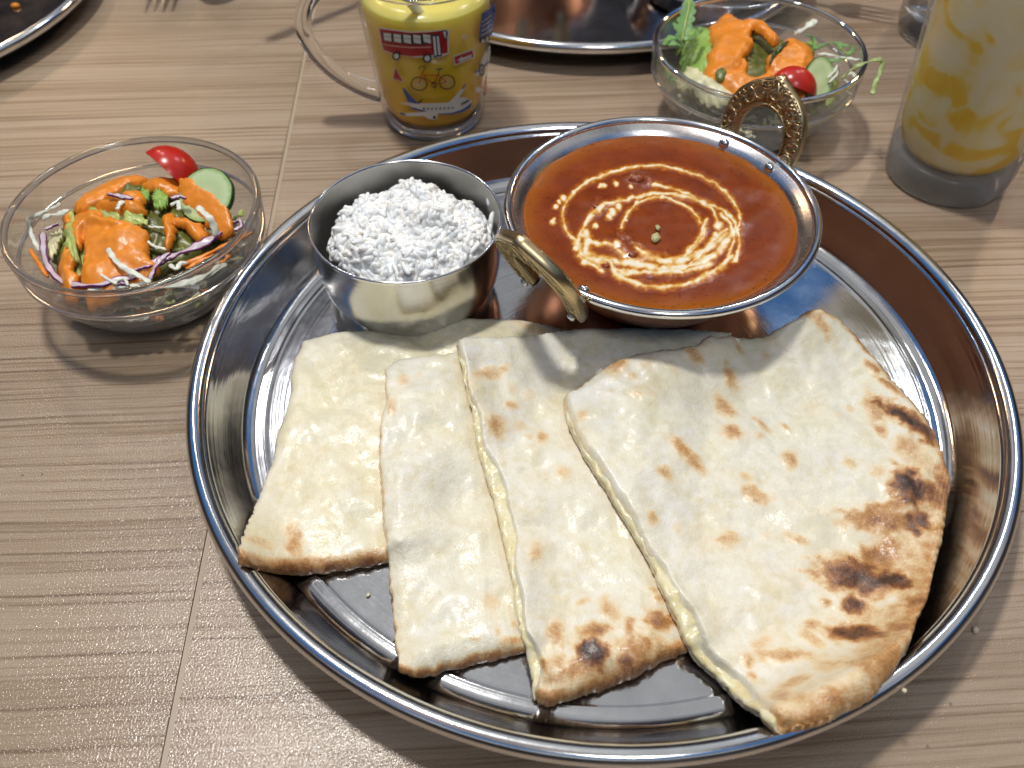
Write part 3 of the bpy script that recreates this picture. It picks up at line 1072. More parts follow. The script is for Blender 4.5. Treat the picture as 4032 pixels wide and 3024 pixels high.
def rice_z(x, y):
    dx, dy = np.asarray(x) - RC[0], np.asarray(y) - RC[1]
    r = np.hypot(dx, dy) / 0.0375
    lump = 0.0052 * vnoise(dx / 0.014, dy / 0.014, 70) + 0.0034 * vnoise(dx / 0.0065, dy / 0.0065, 71)
    return 0.0460 + 0.0010 * (dy / 0.03) + lump - 0.013 * np.clip(r, 0, 1.3) ** 5


nr, na = 34, 90
V, F = [], []
for i in range(nr):
    for k in range(na):
        a = 2 * math.pi * k / na
        r = 0.0372 * (i + 0.5) / nr * (1 + 0.05 * math.sin(a * 3 + 1) + 0.04 * math.sin(7 * a))
        x, y = RC[0] + r * math.cos(a), RC[1] + r * math.sin(a)
        d = math.hypot(x - KC[0], y - KC[1])
        if d > 0.0405:
            x = KC[0] + (x - KC[0]) * 0.0405 / d; y = KC[1] + (y - KC[1]) * 0.0405 / d
        V.append((x, y, float(rice_z(x, y)) - 0.0002))
for i in range(nr - 1):
    for k in range(na):
        k2 = (k + 1) % na
        F.append((i * na + k, i * na + k2, (i + 1) * na + k2, (i + 1) * na + k))
F.append(tuple(range(na - 1, -1, -1)))
o2 = len(V)
for k in range(na):
    x, y, z = V[(nr - 1) * na + k]
    d = math.hypot(x - KC[0], y - KC[1])
    s_ = min(1, 0.028 / d)
    V.append((KC[0] + (x - KC[0]) * s_, KC[1] + (y - KC[1]) * s_, KZ + 0.006))
for k in range(na):
    k2 = (k + 1) % na
    F.append(((nr - 1) * na + k, (nr - 1) * na + k2, o2 + k2, o2 + k))
obj("rice_core", V, F, M_rice, rice)


def grain_mesh(seed):
    r = random.Random(seed)
    L, W = 0.0033 * r.uniform(0.85, 1.15), 0.00132 * r.uniform(0.88, 1.15)
    bend = r.uniform(-0.0005, 0.0005)
    v, f = [(-L, 0, bend)], []
    rings = [-0.82, -0.45, 0.0, 0.45, 0.82]
    for t in rings:
        w = W * math.sqrt(max(0, 1 - abs(t) ** 2.6)) * r.uniform(0.92, 1.06)
        for k in range(6):
            a = 2 * math.pi * k / 6
            v.append((t * L, w * math.cos(a), w * 0.9 * math.sin(a) + bend * t * t))
    v.append((L, 0, bend))
    for k in range(6):
        f.append((0, 1 + (k + 1) % 6, 1 + k))
        f.append((len(v) - 1, 1 + 24 + k, 1 + 24 + (k + 1) % 6))
    for i in range(4):
        for k in range(6):
            f.append((1 + i * 6 + k, 1 + i * 6 + (k + 1) % 6, 1 + (i + 1) * 6 + (k + 1) % 6, 1 + (i + 1) * 6 + k))
    return v, f


grains = [grain_mesh(s) for s in range(6)]
grain_me = [mk_mesh("rice_grain", v, f, M_rice) for v, f in grains]
poses = []
tries = 0
while len(poses) < 1150 and tries < 9000:
    tries += 1
    a, r = rnd.uniform(0, 2 * math.pi), 0.0385 * math.sqrt(rnd.random())
    x, y = RC[0] + r * math.cos(a), RC[1] + r * math.sin(a)
    if math.hypot(x - KC[0], y - KC[1]) > 0.0392:
        continue
    e = 0.0008
    z0 = float(rice_z(x, y))
    nrm = Vector((-(float(rice_z(x + e, y)) - z0) / e, -(float(rice_z(x, y + e)) - z0) / e, 1)).normalized()
    t = nrm.orthogonal().normalized()
    t.rotate(Matrix.Rotation(rnd.uniform(0, 6.283), 3, nrm))
    t = (t + nrm * rnd.gauss(0, 0.33)).normalized()
    lift = rnd.uniform(-0.0008, 0.0004) + (0.0010 if rnd.random() < 0.10 else 0)
    poses.append((Vector((x, y, z0 + lift)), t, nrm, lift))
for px, py, zz in ((1970 - 45, 783, 0.040), (1978 - 42, 880, 0.0365), (1935, 862, 0.039), (1930, 905, 0.036)):
    q = at(px, py, zz)
    poses.append((q, Vector((0.1, 0.75, 0.65)).normalized(), Vector((-1, 0, 0.2)), 9))
poses.sort(key=lambda p: -p[3])
rest_v, rest_f = [], []
for i, (p, t, nrm, lift) in enumerate(poses):
    b = nrm.cross(t).normalized()
    c_ = t.cross(b).normalized()
    R = Matrix((t, b, c_)).transposed()
    if i < 300:
        o = bpy.data.objects.new("rice_grain", grain_me[i % 6])
        COL.objects.link(o)
        o.parent = rice
        m4 = R.to_4x4()
        m4.translation = p - Vector(rice.location)
        o.matrix_local = m4
    else:
        gv, gf = grains[i % 6]
        o_ = len(rest_v)
        rest_v += [tuple(R @ Vector(q) + p) for q in gv]
        rest_f += [tuple(k + o_ for k in q) for q in gf]
tag(obj("rice_grains", rest_v, rest_f, M_rice, rice), kind="stuff")

# ================================================================== CURRY PAN
PC = (0.0681, 0.3208)
PZ = 0.0032


def handle_parts(parent, c, ang, foot_r, foot_z, tilt):
    d = Vector((math.cos(ang), math.sin(ang), 0))
    t = Vector((-math.sin(ang), math.cos(ang), 0))
    w = (Vector((0, 0, 1)) * math.cos(tilt) + d * math.sin(tilt)).normalized()
    nn = t.cross(w).normalized()
    if nn.dot(d) < 0: nn = -nn
    foot = Vector((c[0], c[1], 0)) + d * foot_r + Vector((0, 0, foot_z))
    outer = [(0.0190, -0.002), (0.0210, 0.006), (0.0223, 0.016), (0.0222, 0.025), (0.0190, 0.034), (0.0128, 0.0405), (0.0060, 0.0445), (0.0, 0.0480)]
    inner = [(0.0105, -0.001), (0.0118, 0.006), (0.0126, 0.0145), (0.0120, 0.0215), (0.0090, 0.0275), (0.0050, 0.0305), (0.0, 0.0315)]
    n = 22
    oc = spline(outer, n); ic = spline(inner, n)
    O_ = np.vstack([oc, (oc[::-1] * [-1, 1])[1:]])
    I_ = np.vstack([ic, (ic[::-1] * [-1, 1])[1:]])
    hw = 0.0025
    V, F, mi = [], [], []
    m = len(O_)
    # cross section: rounded plate between outer and inner outline
    def P3(s, h, e): return foot + t * s + w * h + nn * e
    for k in range(m):
        o, i = O_[k], I_[k]
        dv = (i - o); L = np.linalg.norm(dv); dv = dv / L
        e1 = 0.0007
        sec = [(o + dv * e1, hw), (o, hw * 0.5), (o, -hw * 0.5), (o + dv * e1, -hw), (i - dv * e1, -hw), (i, -hw * 0.5), (i, hw * 0.5), (i - dv * e1, hw)]
        for q, e in sec:
            V.append(P3(q[0], q[1], e))
    for k in range(m - 1):
        for j in range(8):
            j2 = (j + 1) % 8
            F.append((k * 8 + j, k * 8 + j2, (k + 1) * 8 + j2, (k + 1) * 8 + j))
            mi.append(0 if j in (3, 7) else 1)
    F.append(tuple(range(8))); mi.append(1)
    F.append(tuple(range((m - 1) * 8 + 7, (m - 1) * 8 - 1, -1))); mi.append(1)
    h = obj("handle", V, F, [M_brass, M_brass_s], parent, mat_idx=mi)
    # scrolled relief on both faces
    parts = []
    mid = (O_ + I_) / 2
    for face in (1, -1):
        for k in range(3, m - 3, 3):
            cpt = mid[k]
            wd = np.linalg.norm(O_[k] - I_[k]) * 0.42
            sgn = 1 if (k // 3) % 2 else -1
            pts = []
            a0 = math.atan2(*(O_[k] - I_[k])[::-1])
            for q in range(15):
                s_ = q / 14
                rr_ = wd * (1 - 0.78 * s_)
                a = a0 + sgn * s_ * 5.2
                pts.append(P3(cpt[0] + rr_ * math.cos(a) * 0.85, cpt[1] + rr_ * math.sin(a) * 0.85, face * (hw + 0.0001)))
            parts.append(tube(pts, [0.00055 * (1 - 0.5 * i / 14) for i in range(15)], 5))
        for off in (0.13, 0.87):
            line = [P3(*(O_[k] * (1 - off) + I_[k] * off), face * (hw + 0.0001)) for k in range(1, m - 1)]
            parts.append(tube(line, 0.00045, 5))
        for k in range(2, m - 2, 1):
            a, b = O_[k] * 0.84 + I_[k] * 0.16, O_[k] * 0.70 + I_[k] * 0.30
            parts.append(tube([P3(a[0], a[1], face * (hw + 0.0001)), P3(b[0], b[1], face * (hw + 0.0001))], 0.00035, 4))
        leaf = [P3(0.0, 0.0325, face * hw), P3(0.003, 0.038, face * hw), P3(0.0, 0.0455, face * hw), P3(-0.003, 0.038, face * hw), P3(0.0, 0.0325, face * hw)]
        parts.append(tube(leaf, 0.0006, 5))
    v, f = join(parts)
    obj("scroll_relief", v, f, M_brass_s, h)
    # rivets through the feet
    for s in (-1, 1):
        p0 = foot + t * (0.0145 * s) + w * 0.001 + nn * 0.0020
        v, f = tube([p0, p0 + nn * 0.0022, p0 + nn * 0.0028], [0.0019, 0.0019, 0.0012], 14)
        obj("rivet", v, f, M_steel_rim, h)


def pan(name, c, z0, label, ang):
    root = empty(name, (c[0], c[1], z0))
    o = (c[0], c[1], z0)
    inn = [(0.0690, 0.0455), (0.0668, 0.0441), (0.0642, 0.0423), (0.0617, 0.0395), (0.0578, 0.0330), (0.0512, 0.0225), (0.042, 0.0113), (0.033, 0.0052), (0.025, 0.0035)]
    sin_ = [tuple(q) for q in spline(inn, 30)] + [(0, 0.0030)]
    out = [(r + 0.0014, z - 0.0014) for r, z in inn]
    sout = [tuple(q) for q in spline(out, 30)] + [(0.024, 0.0), (0, 0.0)]
    rim = arc(0.0696, 0.0450, 0.0021, 190, 190 - 360, 16)
    v, f = lathe(sin_, 128, o); obj("steel_inside", v, f, M_pan_in, root)
    v, f = lathe(sout, 128, o); obj("copper_outside", v, f, M_copper, root)
    v, f = lathe(rim, 160, o); obj("rolled_rim", v, f, M_steel_rim, root)
    handle_parts(root, c, ang, 0.0676, z0 + 0.0330, math.radians(14))
    handle_parts(root, c, ang + math.pi, 0.0672, z0 + 0.0330, math.radians(26))
    # rivet heads on the inside wall
    for base in (ang, ang + math.pi):
        for s in (-1, 1):
            a = base + s * 0.215
            r_, z_ = 0.0640, z0 + 0.0425
            d = Vector((math.cos(a), math.sin(a), 0))
            p = Vector((c[0], c[1], z_)) + d * (r_ + 0.0010)
            nrm = (-d * 0.85 + Vector((0, 0, 0.5))).normalized()
            v, f = tube([p - nrm * 0.001, p + nrm * 0.0012, p + nrm * 0.0021, p + nrm * 0.0025], [0.0027, 0.0026, 0.0018, 0.0006], 16)
            obj("rivet", v, f, M_steel_rim, root)
    return tag(root, label, "pan")


pan("curry_pan", PC, PZ, "copper and steel curry pan with two brass handles beside the rice cup", math.radians(42))
pan("curry_pan", (0.000, 0.715), 0.0022, "copper pan on the tray behind the juice mug", math.radians(110))

# ---- curry
SZ = 0.0430


def sauce_mat():
    m = Mat("tomato butter sauce")
    v = m.coord()
    n = m.noise(v, 60, 4, 0.6)
    r = m.attr("rim")
    red = m.ramp(n, [(0.3, (0.165, 0.027, 0.004)), (0.52, (0.222, 0.040, 0.006)), (0.72, (0.275, 0.058, 0.008))])
    oil = m.mix(m.math("MULTIPLY", r, 0.85), red, (0.36, 0.105, 0.004))
    sp_ = m.noise(v, 560, 2, 0.5)
    dots = m.ramp(sp_, [(0.63, (0, 0, 0)), (0.68, (1, 1, 1))])
    m.inp("Base Color", m.mix(m.math("MULTIPLY", dots, 0.65), oil, (0.07, 0.018, 0.004)))
    m.set(Roughness=0.3)
    m.b.inputs["Specular IOR Level"].default_value = 0.3
    m.b.inputs["Subsurface Weight"].default_value = 0.15
    m.b.inputs["Subsurface Scale"].default_value = 0.002
    m.inp("Normal", m.bump(m.noise(v, 110, 3), 0.10, 0.0010))
    return m.m


def cream_mat():
    m = Mat("cream swirl")
    v = m.coord()
    a = m.attr("cream")
    n = m.noise(v, 330, 4, 0.65)
    k = m.math("ADD", a, m.math("MULTIPLY", m.math("SUBTRACT", n, 0.5), 0.7), clamp=True)
    m.inp("Base Color", m.ramp(k, [(0.12, (0.25, 0.045, 0.006)), (0.34, (0.46, 0.145, 0.010)), (0.58, (0.74, 0.42, 0.10)), (0.80, (0.84, 0.70, 0.43)), (0.97, (0.87, 0.80, 0.64))]))
    m.set(Roughness=0.25)
    m.inp("Normal", m.bump(m.noise(v, 110, 3), 0.10, 0.0010))
    return m.m


M_sauce, M_cream = sauce_mat(), cream_mat()
curry = empty("curry", (PC[0], PC[1], PZ + 0.004))
tag(curry, "thick orange red curry with a swirl of cream in the brass-handled pan", "curry")
SR = 0.0626
Zk = zm(1900, 400, 0.633)


def sauce_h(x, y):
    dx, dy = np.asarray(x) - PC[0], np.asarray(y) - PC[1]
    r = np.hypot(dx, dy)
    h = SZ + 0.00035 * vnoise(dx / 0.012, dy / 0.012, 90) + 0.0002 * vnoise(dx / 0.005, dy / 0.005, 91)
    h = h + 0.0009 * np.clip((r - 0.058) / 0.005, 0, 1) ** 2
    for (px, py, am, sd) in ((960, 480, 0.0030, 0.0034), (720, 640, 0.0018, 0.006), (880, 880, 0.0026, 0.0048), (930, 960, 0.0016, 0.003), (770, 1020, 0.0016, 0.0022), (1500, 420, 0.0005, 0.006)):
        q = Zk(px, py, SZ)
        h = h + am * np.exp(-((x - q.x) ** 2 + (y - q.y) ** 2) / (2 * sd ** 2))
    return h


V, F, ra = [], [], []
nr, na = 44, 150
for i in range(nr):
    r = SR * ((i + 0.3) / (nr - 0.7))
    for k in range(na):
        a = 2 * math.pi * k / na
        x, y = PC[0] + r * math.cos(a), PC[1] + r * math.sin(a)
        V.append((x, y, float(sauce_h(x, y))))
        ra.append(max(0, min(1, (r - 0.053) / 0.008)) * (0.75 + 0.25 * math.sin(a * 3)))
for i in range(nr - 1):
    for k in range(na):
        k2 = (k + 1) % na
        F.append((i * na + k, i * na + k2, (i + 1) * na + k2, (i + 1) * na + k))
F.append(tuple(range(na - 1, -1, -1)))
o2 = len(V)
for k in range(na):
    a = 2 * math.pi * k / na
    V.append((PC[0] + 0.0622 * math.cos(a), PC[1] + 0.0622 * math.sin(a), SZ - 0.0012)); ra.append(1)
for k in range(na):
    k2 = (k + 1) % na
    F.append(((nr - 1) * na + k, (nr - 1) * na + k2, o2 + k2, o2 + k))
obj("sauce", V, F, M_sauce, curry, attrs={"rim": ra})

# cream: a thin sheet wherever the poured line runs
lines = [
    ([(1000, 405), (1150, 410), (1270, 440), (1380, 480), (1480, 540), (1550, 610), (1590, 680), (1595, 740), (1590, 800)], 7),
    ([(1000, 405), (880, 420), (760, 455), (660, 500), (590, 550), (530, 610), (500, 670), (495, 730), (520, 800), (560, 850), (592, 872)], 8),
    ([(590, 880), (620, 800), (660, 730), (720, 680), (800, 640), (900, 610), (1000, 585), (1100, 576), (1220, 585), (1330, 610), (1440, 650), (1520, 700), (1565, 760), (1592, 830), (1592, 920), (1560, 1000)], 9),
    ([(860, 790), (890, 720), (920, 670), (970, 630), (1050, 602), (1130, 602), (1220, 628), (1300, 672), (1340, 720), (1362, 762)], 7),
    ([(1060, 515), (1180, 545), (1300, 588), (1400, 645), (1450, 720), (1475, 785)], 7),
    ([(1390, 740), (1370, 800), (1340, 860), (1290, 930), (1240, 980), (1180, 995)], 12),
    ([(590, 890), (610, 940), (640, 960), (700, 985), (800, 1000), (950, 1010), (1100, 1035), (1250, 1030), (1400, 980), (1500, 890), (1560, 800)], 20),
    ([(600, 860), (620, 830), (680, 880), (780, 900), (830, 930), (880, 970)], 12),
    ([(640, 820), (650, 870), (640, 930), (660, 970)], 18),
    ([(790, 1010), (830, 1070), (900, 1110), (1000, 1140), (1120, 1152), (1250, 1140), (1380, 1090), (1480, 1030), (1545, 960)], 15),
    ([(960, 930), (1050, 975), (1180, 995), (1280, 975), (1400, 920), (1520, 820)], 20),
    ([(1290, 1010), (1380, 930), (1450, 850), (1520, 790)], 13),
    ([(1180, 1000), (1290, 950), (1360, 860), (1390, 790)], 8),
    ([(820, 1050), (920, 1070), (1040, 1060), (1160, 1060), (1300, 1050), (1420, 1010)], 14),
    ([(1480, 700), (1540, 760), (1560, 850), (1530, 950)], 9),
    ([(600, 960), (700, 1030), (740, 1060)], 9),
]
dots = [(450, 660, 17), (440, 750, 17), (850, 655, 24), (810, 690, 24), (785, 720, 20), (700, 775, 19), (735, 522, 17), (760, 520, 15), (830, 510, 17), (500, 600, 22),
        (470, 625, 14), (725, 682, 17), (1465, 778, 28), (635, 998, 24), (582, 915, 18), (1112, 602, 18), (962, 627, 17), (890, 740, 13), (705, 885, 17), (830, 905, 20),
        (880, 420, 12), (570, 565, 16), (1000, 580, 8), (920, 535, 13), (1450, 830, 15)]
segs, wid = [], []
for pts, wdt in lines:
    q = spline(pts, 60)
    for i in range(59):
        segs.append((q[i], q[i + 1])); wid.append(wdt)
A = np.array([s[0] for s in segs]); Bq = np.array([s[1] for s in segs]); W = np.array(wid, float)
step = 0.00055
nx = int(0.12 / step)
gxs = PC[0] - 0.06 + np.arange(nx) * step
gys = PC[1] - 0.06 + np.arange(nx) * step
CX, CY = np.meshgrid(gxs, gys, indexing="ij")
# back to picture points of the zoomed crop
dz = SZ - CAMH
wq = CY * cp - dz * sp
ix = CX / wq; iy = (CY * sp + dz * cp) / wq
ix, iy = cr * ix + sr * iy, -sr * ix + cr * iy
PXx = (2016 + FPX * ix - 1900) / 0.633
PXy = (1512 - FPX * iy - 400) / 0.633
jx = 7 * vnoise(PXx / 40, PXy / 40, 95) + 4 * vnoise(PXx / 14, PXy / 14, 97)
jy = 7 * vnoise(PXx / 40, PXy / 40, 96) + 4 * vnoise(PXx / 14, PXy / 14, 98)
qx, qy = PXx + jx, PXy + jy
cream = np.zeros(CX.shape)
for a, b, wdt in zip(A, Bq, W):
    ab = b - a
    t = np.clip(((qx - a[0]) * ab[0] + (qy - a[1]) * ab[1]) / (ab @ ab + 1e-9), 0, 1)
    d = np.hypot(qx - a[0] - t * ab[0], (qy - a[1] - t * ab[1]) * 1.1)
    ww = wdt * (1.0 + 0.45 * vnoise(PXx / 55, PXy / 55, 99))
    cream = np.maximum(cream, (0.86 + 0.3 * vnoise(PXx / 30, PXy / 30, 101)) * np.exp(-(d / (ww * 1.5)) ** 1.6))
    cream = np.maximum(cream, 0.40 * np.exp(-(d / (ww * 1.2 + 16)) ** 2))
for x, y, r_ in dots:
    d = np.hypot(qx - x, qy - y)
    cream = np.maximum(cream, np.clip(1.15 * np.exp(-(d / (r_ * 1.0)) ** 2), 0, 1))
CH = sauce_h(CX, CY)
idx = -np.ones(CX.shape, int)
V, F, ca = [], [], []
use = cream > 0.07
cell = use[:-1, :-1] | use[1:, :-1] | use[:-1, 1:] | use[1:, 1:]
for i, j in zip(*np.nonzero(cell)):
    q = []
    for (a, b) in ((i, j), (i + 1, j), (i + 1, j + 1), (i, j + 1)):
        if idx[a, b] < 0:
            idx[a, b] = len(V)
            V.append((CX[a, b], CY[a, b], CH[a, b] + 0.00008 + 0.00035 * cream[a, b]))
            ca.append(cream[a, b])
        q.append(idx[a, b])
    F.append(tuple(q))
obj("cream_swirl", V, F, M_cream, curry, attrs={"cream": ca})


def lump(name, q, rx, ry, rz, mat, parent, seed, rot=0.0, sub=2):
    bm = bmesh.new()
    bmesh.ops.create_icosphere(bm, subdivisions=sub, radius=1)
    ca_, sa_ = math.cos(rot), math.sin(rot)
    for w_ in bm.verts:
        c_ = w_.co
        k = 1 + 0.22 * float(vnoise(c_.x * 2.1 + c_.z, c_.y * 2.1 - c_.z, seed)) + 0.12 * float(vnoise(c_.x * 5, c_.y * 5 + c_.z * 3, seed + 1))
        x, y, z = c_.x * rx * k, c_.y * ry * k, c_.z * rz * k
        w_.co = (q.x + x * ca_ - y * sa_, q.y + x * sa_ + y * ca_, q.z + z)
    V = [tuple(w_.co) for w_ in bm.verts]
    F = [tuple(w_.index for w_ in f_.verts) for f_ in bm.faces]
    bm.free()
    return obj(name, V, F, mat, parent)


M_meat = simple("sauced meat", (0.25, 0.05, 0.010), 0.25, var=0.35, vscale=350, bump=0.6, bscale=400)
for i, (x, y, a, b, c_) in enumerate(((960, 475, 0.0042, 0.0046, 0.0030), (880, 850, 0.0040, 0.0055, 0.0026), (930, 950, 0.0030, 0.0028, 0.0022), (765, 1022, 0.0019, 0.0018, 0.0016),
                                      (720, 630, 0.0060, 0.0045, 0.0014))):
    q = Zk(x, y, SZ + 0.001)
    q.z = SZ + 0.0006
    lump("meat_piece", q, a, b, c_ * 0.95, M_meat, curry, 120 + i, 0.4 * i)
q = Zk(1072, 850, SZ + 0.0008)
lump("ginger_piece", q, 0.0024, 0.0034, 0.0016, simple("pale ginger", (0.55, 0.52, 0.25), 0.35, var=0.2, vscale=400), curry, 140, -0.2, 1)
q = Zk(1090, 785, SZ + 0.0012)
lump("ginger_piece", q, 0.0013, 0.0022, 0.0010, simple("pale ginger tip", (0.42, 0.45, 0.22), 0.35), curry, 143, 0.1, 1)

# ================================================================== GLASS BOWLS AND SALAD
BOWL = [(0.0572, 0.0452), (0.0571, 0.0400), (0.0566, 0.0335), (0.0560, 0.0310), (0.0545, 0.0292), (0.0512, 0.0215), (0.0455, 0.0125), (0.0395, 0.0055), (0.0350, 0.0018), (0.0335, 0.0)]


def bowl(name, c, s, label):
    root = empty(name, (c[0], c[1], 0.0))
    o = (c[0], c[1], 0.0)
    out = [(r * s, z * s) for r, z in BOWL]
    so = [tuple(q) for q in spline(out, 44)]
    inner = [(r - 0.0028 * s, z) for r, z in out[:4]] + [(0.0510 * s, 0.0285 * s), (0.0478 * s, 0.0220 * s), (0.0420 * s, 0.0142 * s), (0.0360 * s, 0.0090 * s), (0.0310 * s, 0.0068 * s), (0.02 * s, 0.0060 * s)]
    si = [tuple(q) for q in spline(inner, 40)]
    rim = [(0.0571 * s, 0.0462 * s), (0.0563 * s, 0.0468 * s), (0.0552 * s, 0.0468 * s), (0.0546 * s, 0.0461 * s)]
    prof = [(0, 0.0060 * s)] + si[::-1] + rim[::-1] + so + [(0.031 * s, 0.0), (0.029 * s, 0.0012), (0, 0.0014)]
    v, f = lathe(prof, 128, o)
    obj("bowl_body", v, f, M_bowl, root)
    v, f = lathe(arc(0.0559 * s, 0.0461 * s, 0.0016, 0, 360, 16), 128, o); obj("rim", v, f, M_solid, root)
    v, f = lathe(arc(0.0556 * s, 0.0312 * s, 0.0009, 0, 360, 12), 128, o); obj("ridge", v, f, M_solid, root)
    v, f = lathe([(0, 0.0008), (0.0325 * s, 0.0006), (0.0338 * s, 0.0014), (0.0362 * s, 0.0034), (0.0340 * s, 0.0050), (0.031 * s, 0.0058 * s), (0, 0.0056 * s)], 96, o)
    obj("foot", v, f, M_solid_f, root)
    return tag(root, label, "glass bowl", None)


LB = (-0.1734, 0.3226)
RB = (0.1397, 0.4648)
RBS = 1.035
bowl("glass_bowl", LB, 1.0, "clear glass salad bowl standing alone left of the rice tray on the seam-side table")
bpy.context.view_layer.update()
bowl("glass_bowl", RB, RBS, "clear glass salad bowl behind the curry pan, shred hanging over its rim")
for o in list(COL.objects):
    if o.name == "glass_bowl":
        o["label"] = "clear glass salad bowl holding purple cabbage, red tomato wedge standing up"

M_dress = simple("orange carrot dressing", (0.80, 0.265, 0.024), 0.33, sss=0.15, rad=(0.002, 0, 0), var=0.12, vscale=160, bump=0.3, bscale=330)
M_lett = simple("pale lettuce", (0.44, 0.50, 0.14), 0.38, var=0.35, vscale=120, bump=0.4, bscale=260)
M_lett_g = simple("green lettuce", (0.27, 0.44, 0.085), 0.38, var=0.25, vscale=140, bump=0.4, bscale=260)
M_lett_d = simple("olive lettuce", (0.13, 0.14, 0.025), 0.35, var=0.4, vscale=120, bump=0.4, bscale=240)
M_lett_w = simple("cream lettuce heart", (0.72, 0.68, 0.40), 0.38, var=0.2, vscale=140, bump=0.4, bscale=240)
M_miz = simple("mizuna", (0.16, 0.33, 0.09), 0.4, var=0.3, vscale=160, bump=0.3)
M_white = simple("white cabbage", (0.76, 0.78, 0.66), 0.35, sss=0.2, rad=(0.0015, 0, 0), var=0.1, vscale=200)
M_carrot = simple("carrot", (0.80, 0.24, 0.02), 0.35, var=0.15, vscale=250)
M_tom = simple("tomato skin", (0.52, 0.022, 0.012), 0.24, sss=0.15, rad=(0.002, 0, 0), var=0.15, vscale=90)
M_tom_in = simple("tomato flesh", (0.62, 0.075, 0.03), 0.25, var=0.3, vscale=250, bump=0.4)


def purple_mat():
    m = Mat("purple cabbage")
    a = m.attr("edge")
    v = m.coord()
    k = m.math("ADD", a, m.math("MULTIPLY", m.math("SUBTRACT", m.noise(v, 400, 3), 0.5), 0.5), clamp=True)
    m.inp("Base Color", m.ramp(k, [(0.35, (0.62, 0.52, 0.56)), (0.62, (0.30, 0.10, 0.26)), (0.85, (0.11, 0.012, 0.10))]))
    m.set(Roughness=0.3)
    return m.m


def cuc_mat():
    m = Mat("cucumber flesh")
    a = m.attr("rad")
    v = m.coord()
    k = m.math("ADD", a, m.math("MULTIPLY", m.math("SUBTRACT", m.noise(v, 260, 3), 0.5), 0.25), clamp=True)
    m.inp("Base Color", m.ramp(k, [(0.0, (0.62, 0.68, 0.40)), (0.45, (0.48, 0.60, 0.30)), (0.8, (0.56, 0.68, 0.38)), (0.95, (0.30, 0.46, 0.14))]))
    m.set(Roughness=0.2)
    m.inp("Normal", m.bump(m.noise(v, 300, 3), 0.3, 0.0006))
    return m.m


M_purple, M_cuc = purple_mat(), cuc_mat()
M_skin = simple("cucumber skin", (0.022, 0.060, 0.016), 0.25, var=0.5, vscale=300)


def blob(name, pts, zfun, thick, mat, parent=None, dome=2.2, seed=0, ripple=0.0, rs=0.006, n=64, rings=9, lift=0.0, frill=0.0):
    """smooth closed patch: outline points (x, y) in metres; its skin follows zfun"""
    q = spline(pts, n, closed=True)
    c0 = q.mean(0)
    if frill:
        qf = c0 + (q - c0) * (1 + frill * (vnoise(np.arange(n) / 2.6, np.zeros(n), seed + 5) + 0.6 * vnoise(np.arange(n) / 1.1, np.zeros(n), seed + 6)))[:, None]
    else:
        qf = q
    V, F = [], []
    for k in range(rings):
        s = (k + 0.001) / (rings - 1)
        for i in range(n):
            p = c0 + (q[i] - c0) * s + (qf[i] - q[i]) * s ** 5
            z = zfun(p[0], p[1]) + lift + thick * (1 - s ** dome) ** 0.6 if s < 0.999 else zfun(p[0], p[1]) + lift
            z += ripple * float(vnoise(p[0] / rs, p[1] / rs, seed)) + ripple * 0.5 * float(vnoise(p[0] / rs * 2.3, p[1] / rs * 2.3, seed + 1))
            z += frill * 0.018 * s ** 5 * math.sin(i * 1.35 + seed)
            V.append((p[0], p[1], z))
    for k in range(rings - 1):
        for i in range(n):
            i2 = (i + 1) % n
            F.append((k * n + i, k * n + i2, (k + 1) * n + i2, (k + 1) * n + i))
    o_ = len(V)
    for i in range(n):
        p = c0 + (qf[i] - c0) * 0.98
        V.append((p[0], p[1], V[(rings - 1) * n + i][2] - 0.0009))
    for i in range(n):
        i2 = (i + 1) % n
        F.append(((rings - 1) * n + i, (rings - 1) * n + i2, o_ + i2, o_ + i))
    F.append(tuple(o_ + i for i in range(n - 1, -1, -1)))
    return obj(name, V, F, mat, parent)


def cucumber(c, nrm, r, th, label, axis=(1, 0, 0), ell=0.85):
    nrm = Vector(nrm).normalized()
    a = (Vector(axis) - nrm * Vector(axis).dot(nrm)).normalized()
    b = nrm.cross(a)
    c = Vector(c)
    root = empty("cucumber_slice", c - Vector((0, 0, r * 0.5)))
    V, F, ra_ = [], [], []
    n = 40
    rr_ = [0.0, 0.3, 0.6, 0.85, 0.955]
    for face in (1, -1):
        o_ = len(V)
        for q in rr_:
            for k in range(n):
                g = 2 * math.pi * k / n
                V.append(c + a * (r * max(q, 0.01) * math.cos(g)) + b * (r * ell * max(q, 0.01) * math.sin(g)) + nrm * (face * th / 2))
                ra_.append(q)
        for i in range(len(rr_) - 1):
            for k in range(n):
                k2 = (k + 1) % n
                fc = (o_ + i * n + k, o_ + i * n + k2, o_ + (i + 1) * n + k2, o_ + (i + 1) * n + k)
                F.append(fc if face > 0 else fc[::-1])
    obj("flesh", V, F, M_cuc, root, attrs={"rad": ra_})
    V, F = [], []
    sec = [(0.955, 0.5), (0.99, 0.42), (1.0, 0.0), (0.99, -0.42), (0.955, -0.5)]
    for k in range(n):
        g = 2 * math.pi * k / n
        for q, e in sec:
            qq = q * (1 + 0.008 * math.sin(g * 9))
            V.append(c + a * (r * qq * math.cos(g)) + b * (r * ell * qq * math.sin(g)) + nrm * (e * th * 1.01))
    for k in range(n):
        k2 = (k + 1) % n
        for i in range(4):
            F.append((k * 5 + i, k * 5 + i + 1, k2 * 5 + i + 1, k2 * 5 + i))
    obj("green_skin", V, F, M_skin, root)
    return tag(root, label, "cucumber")


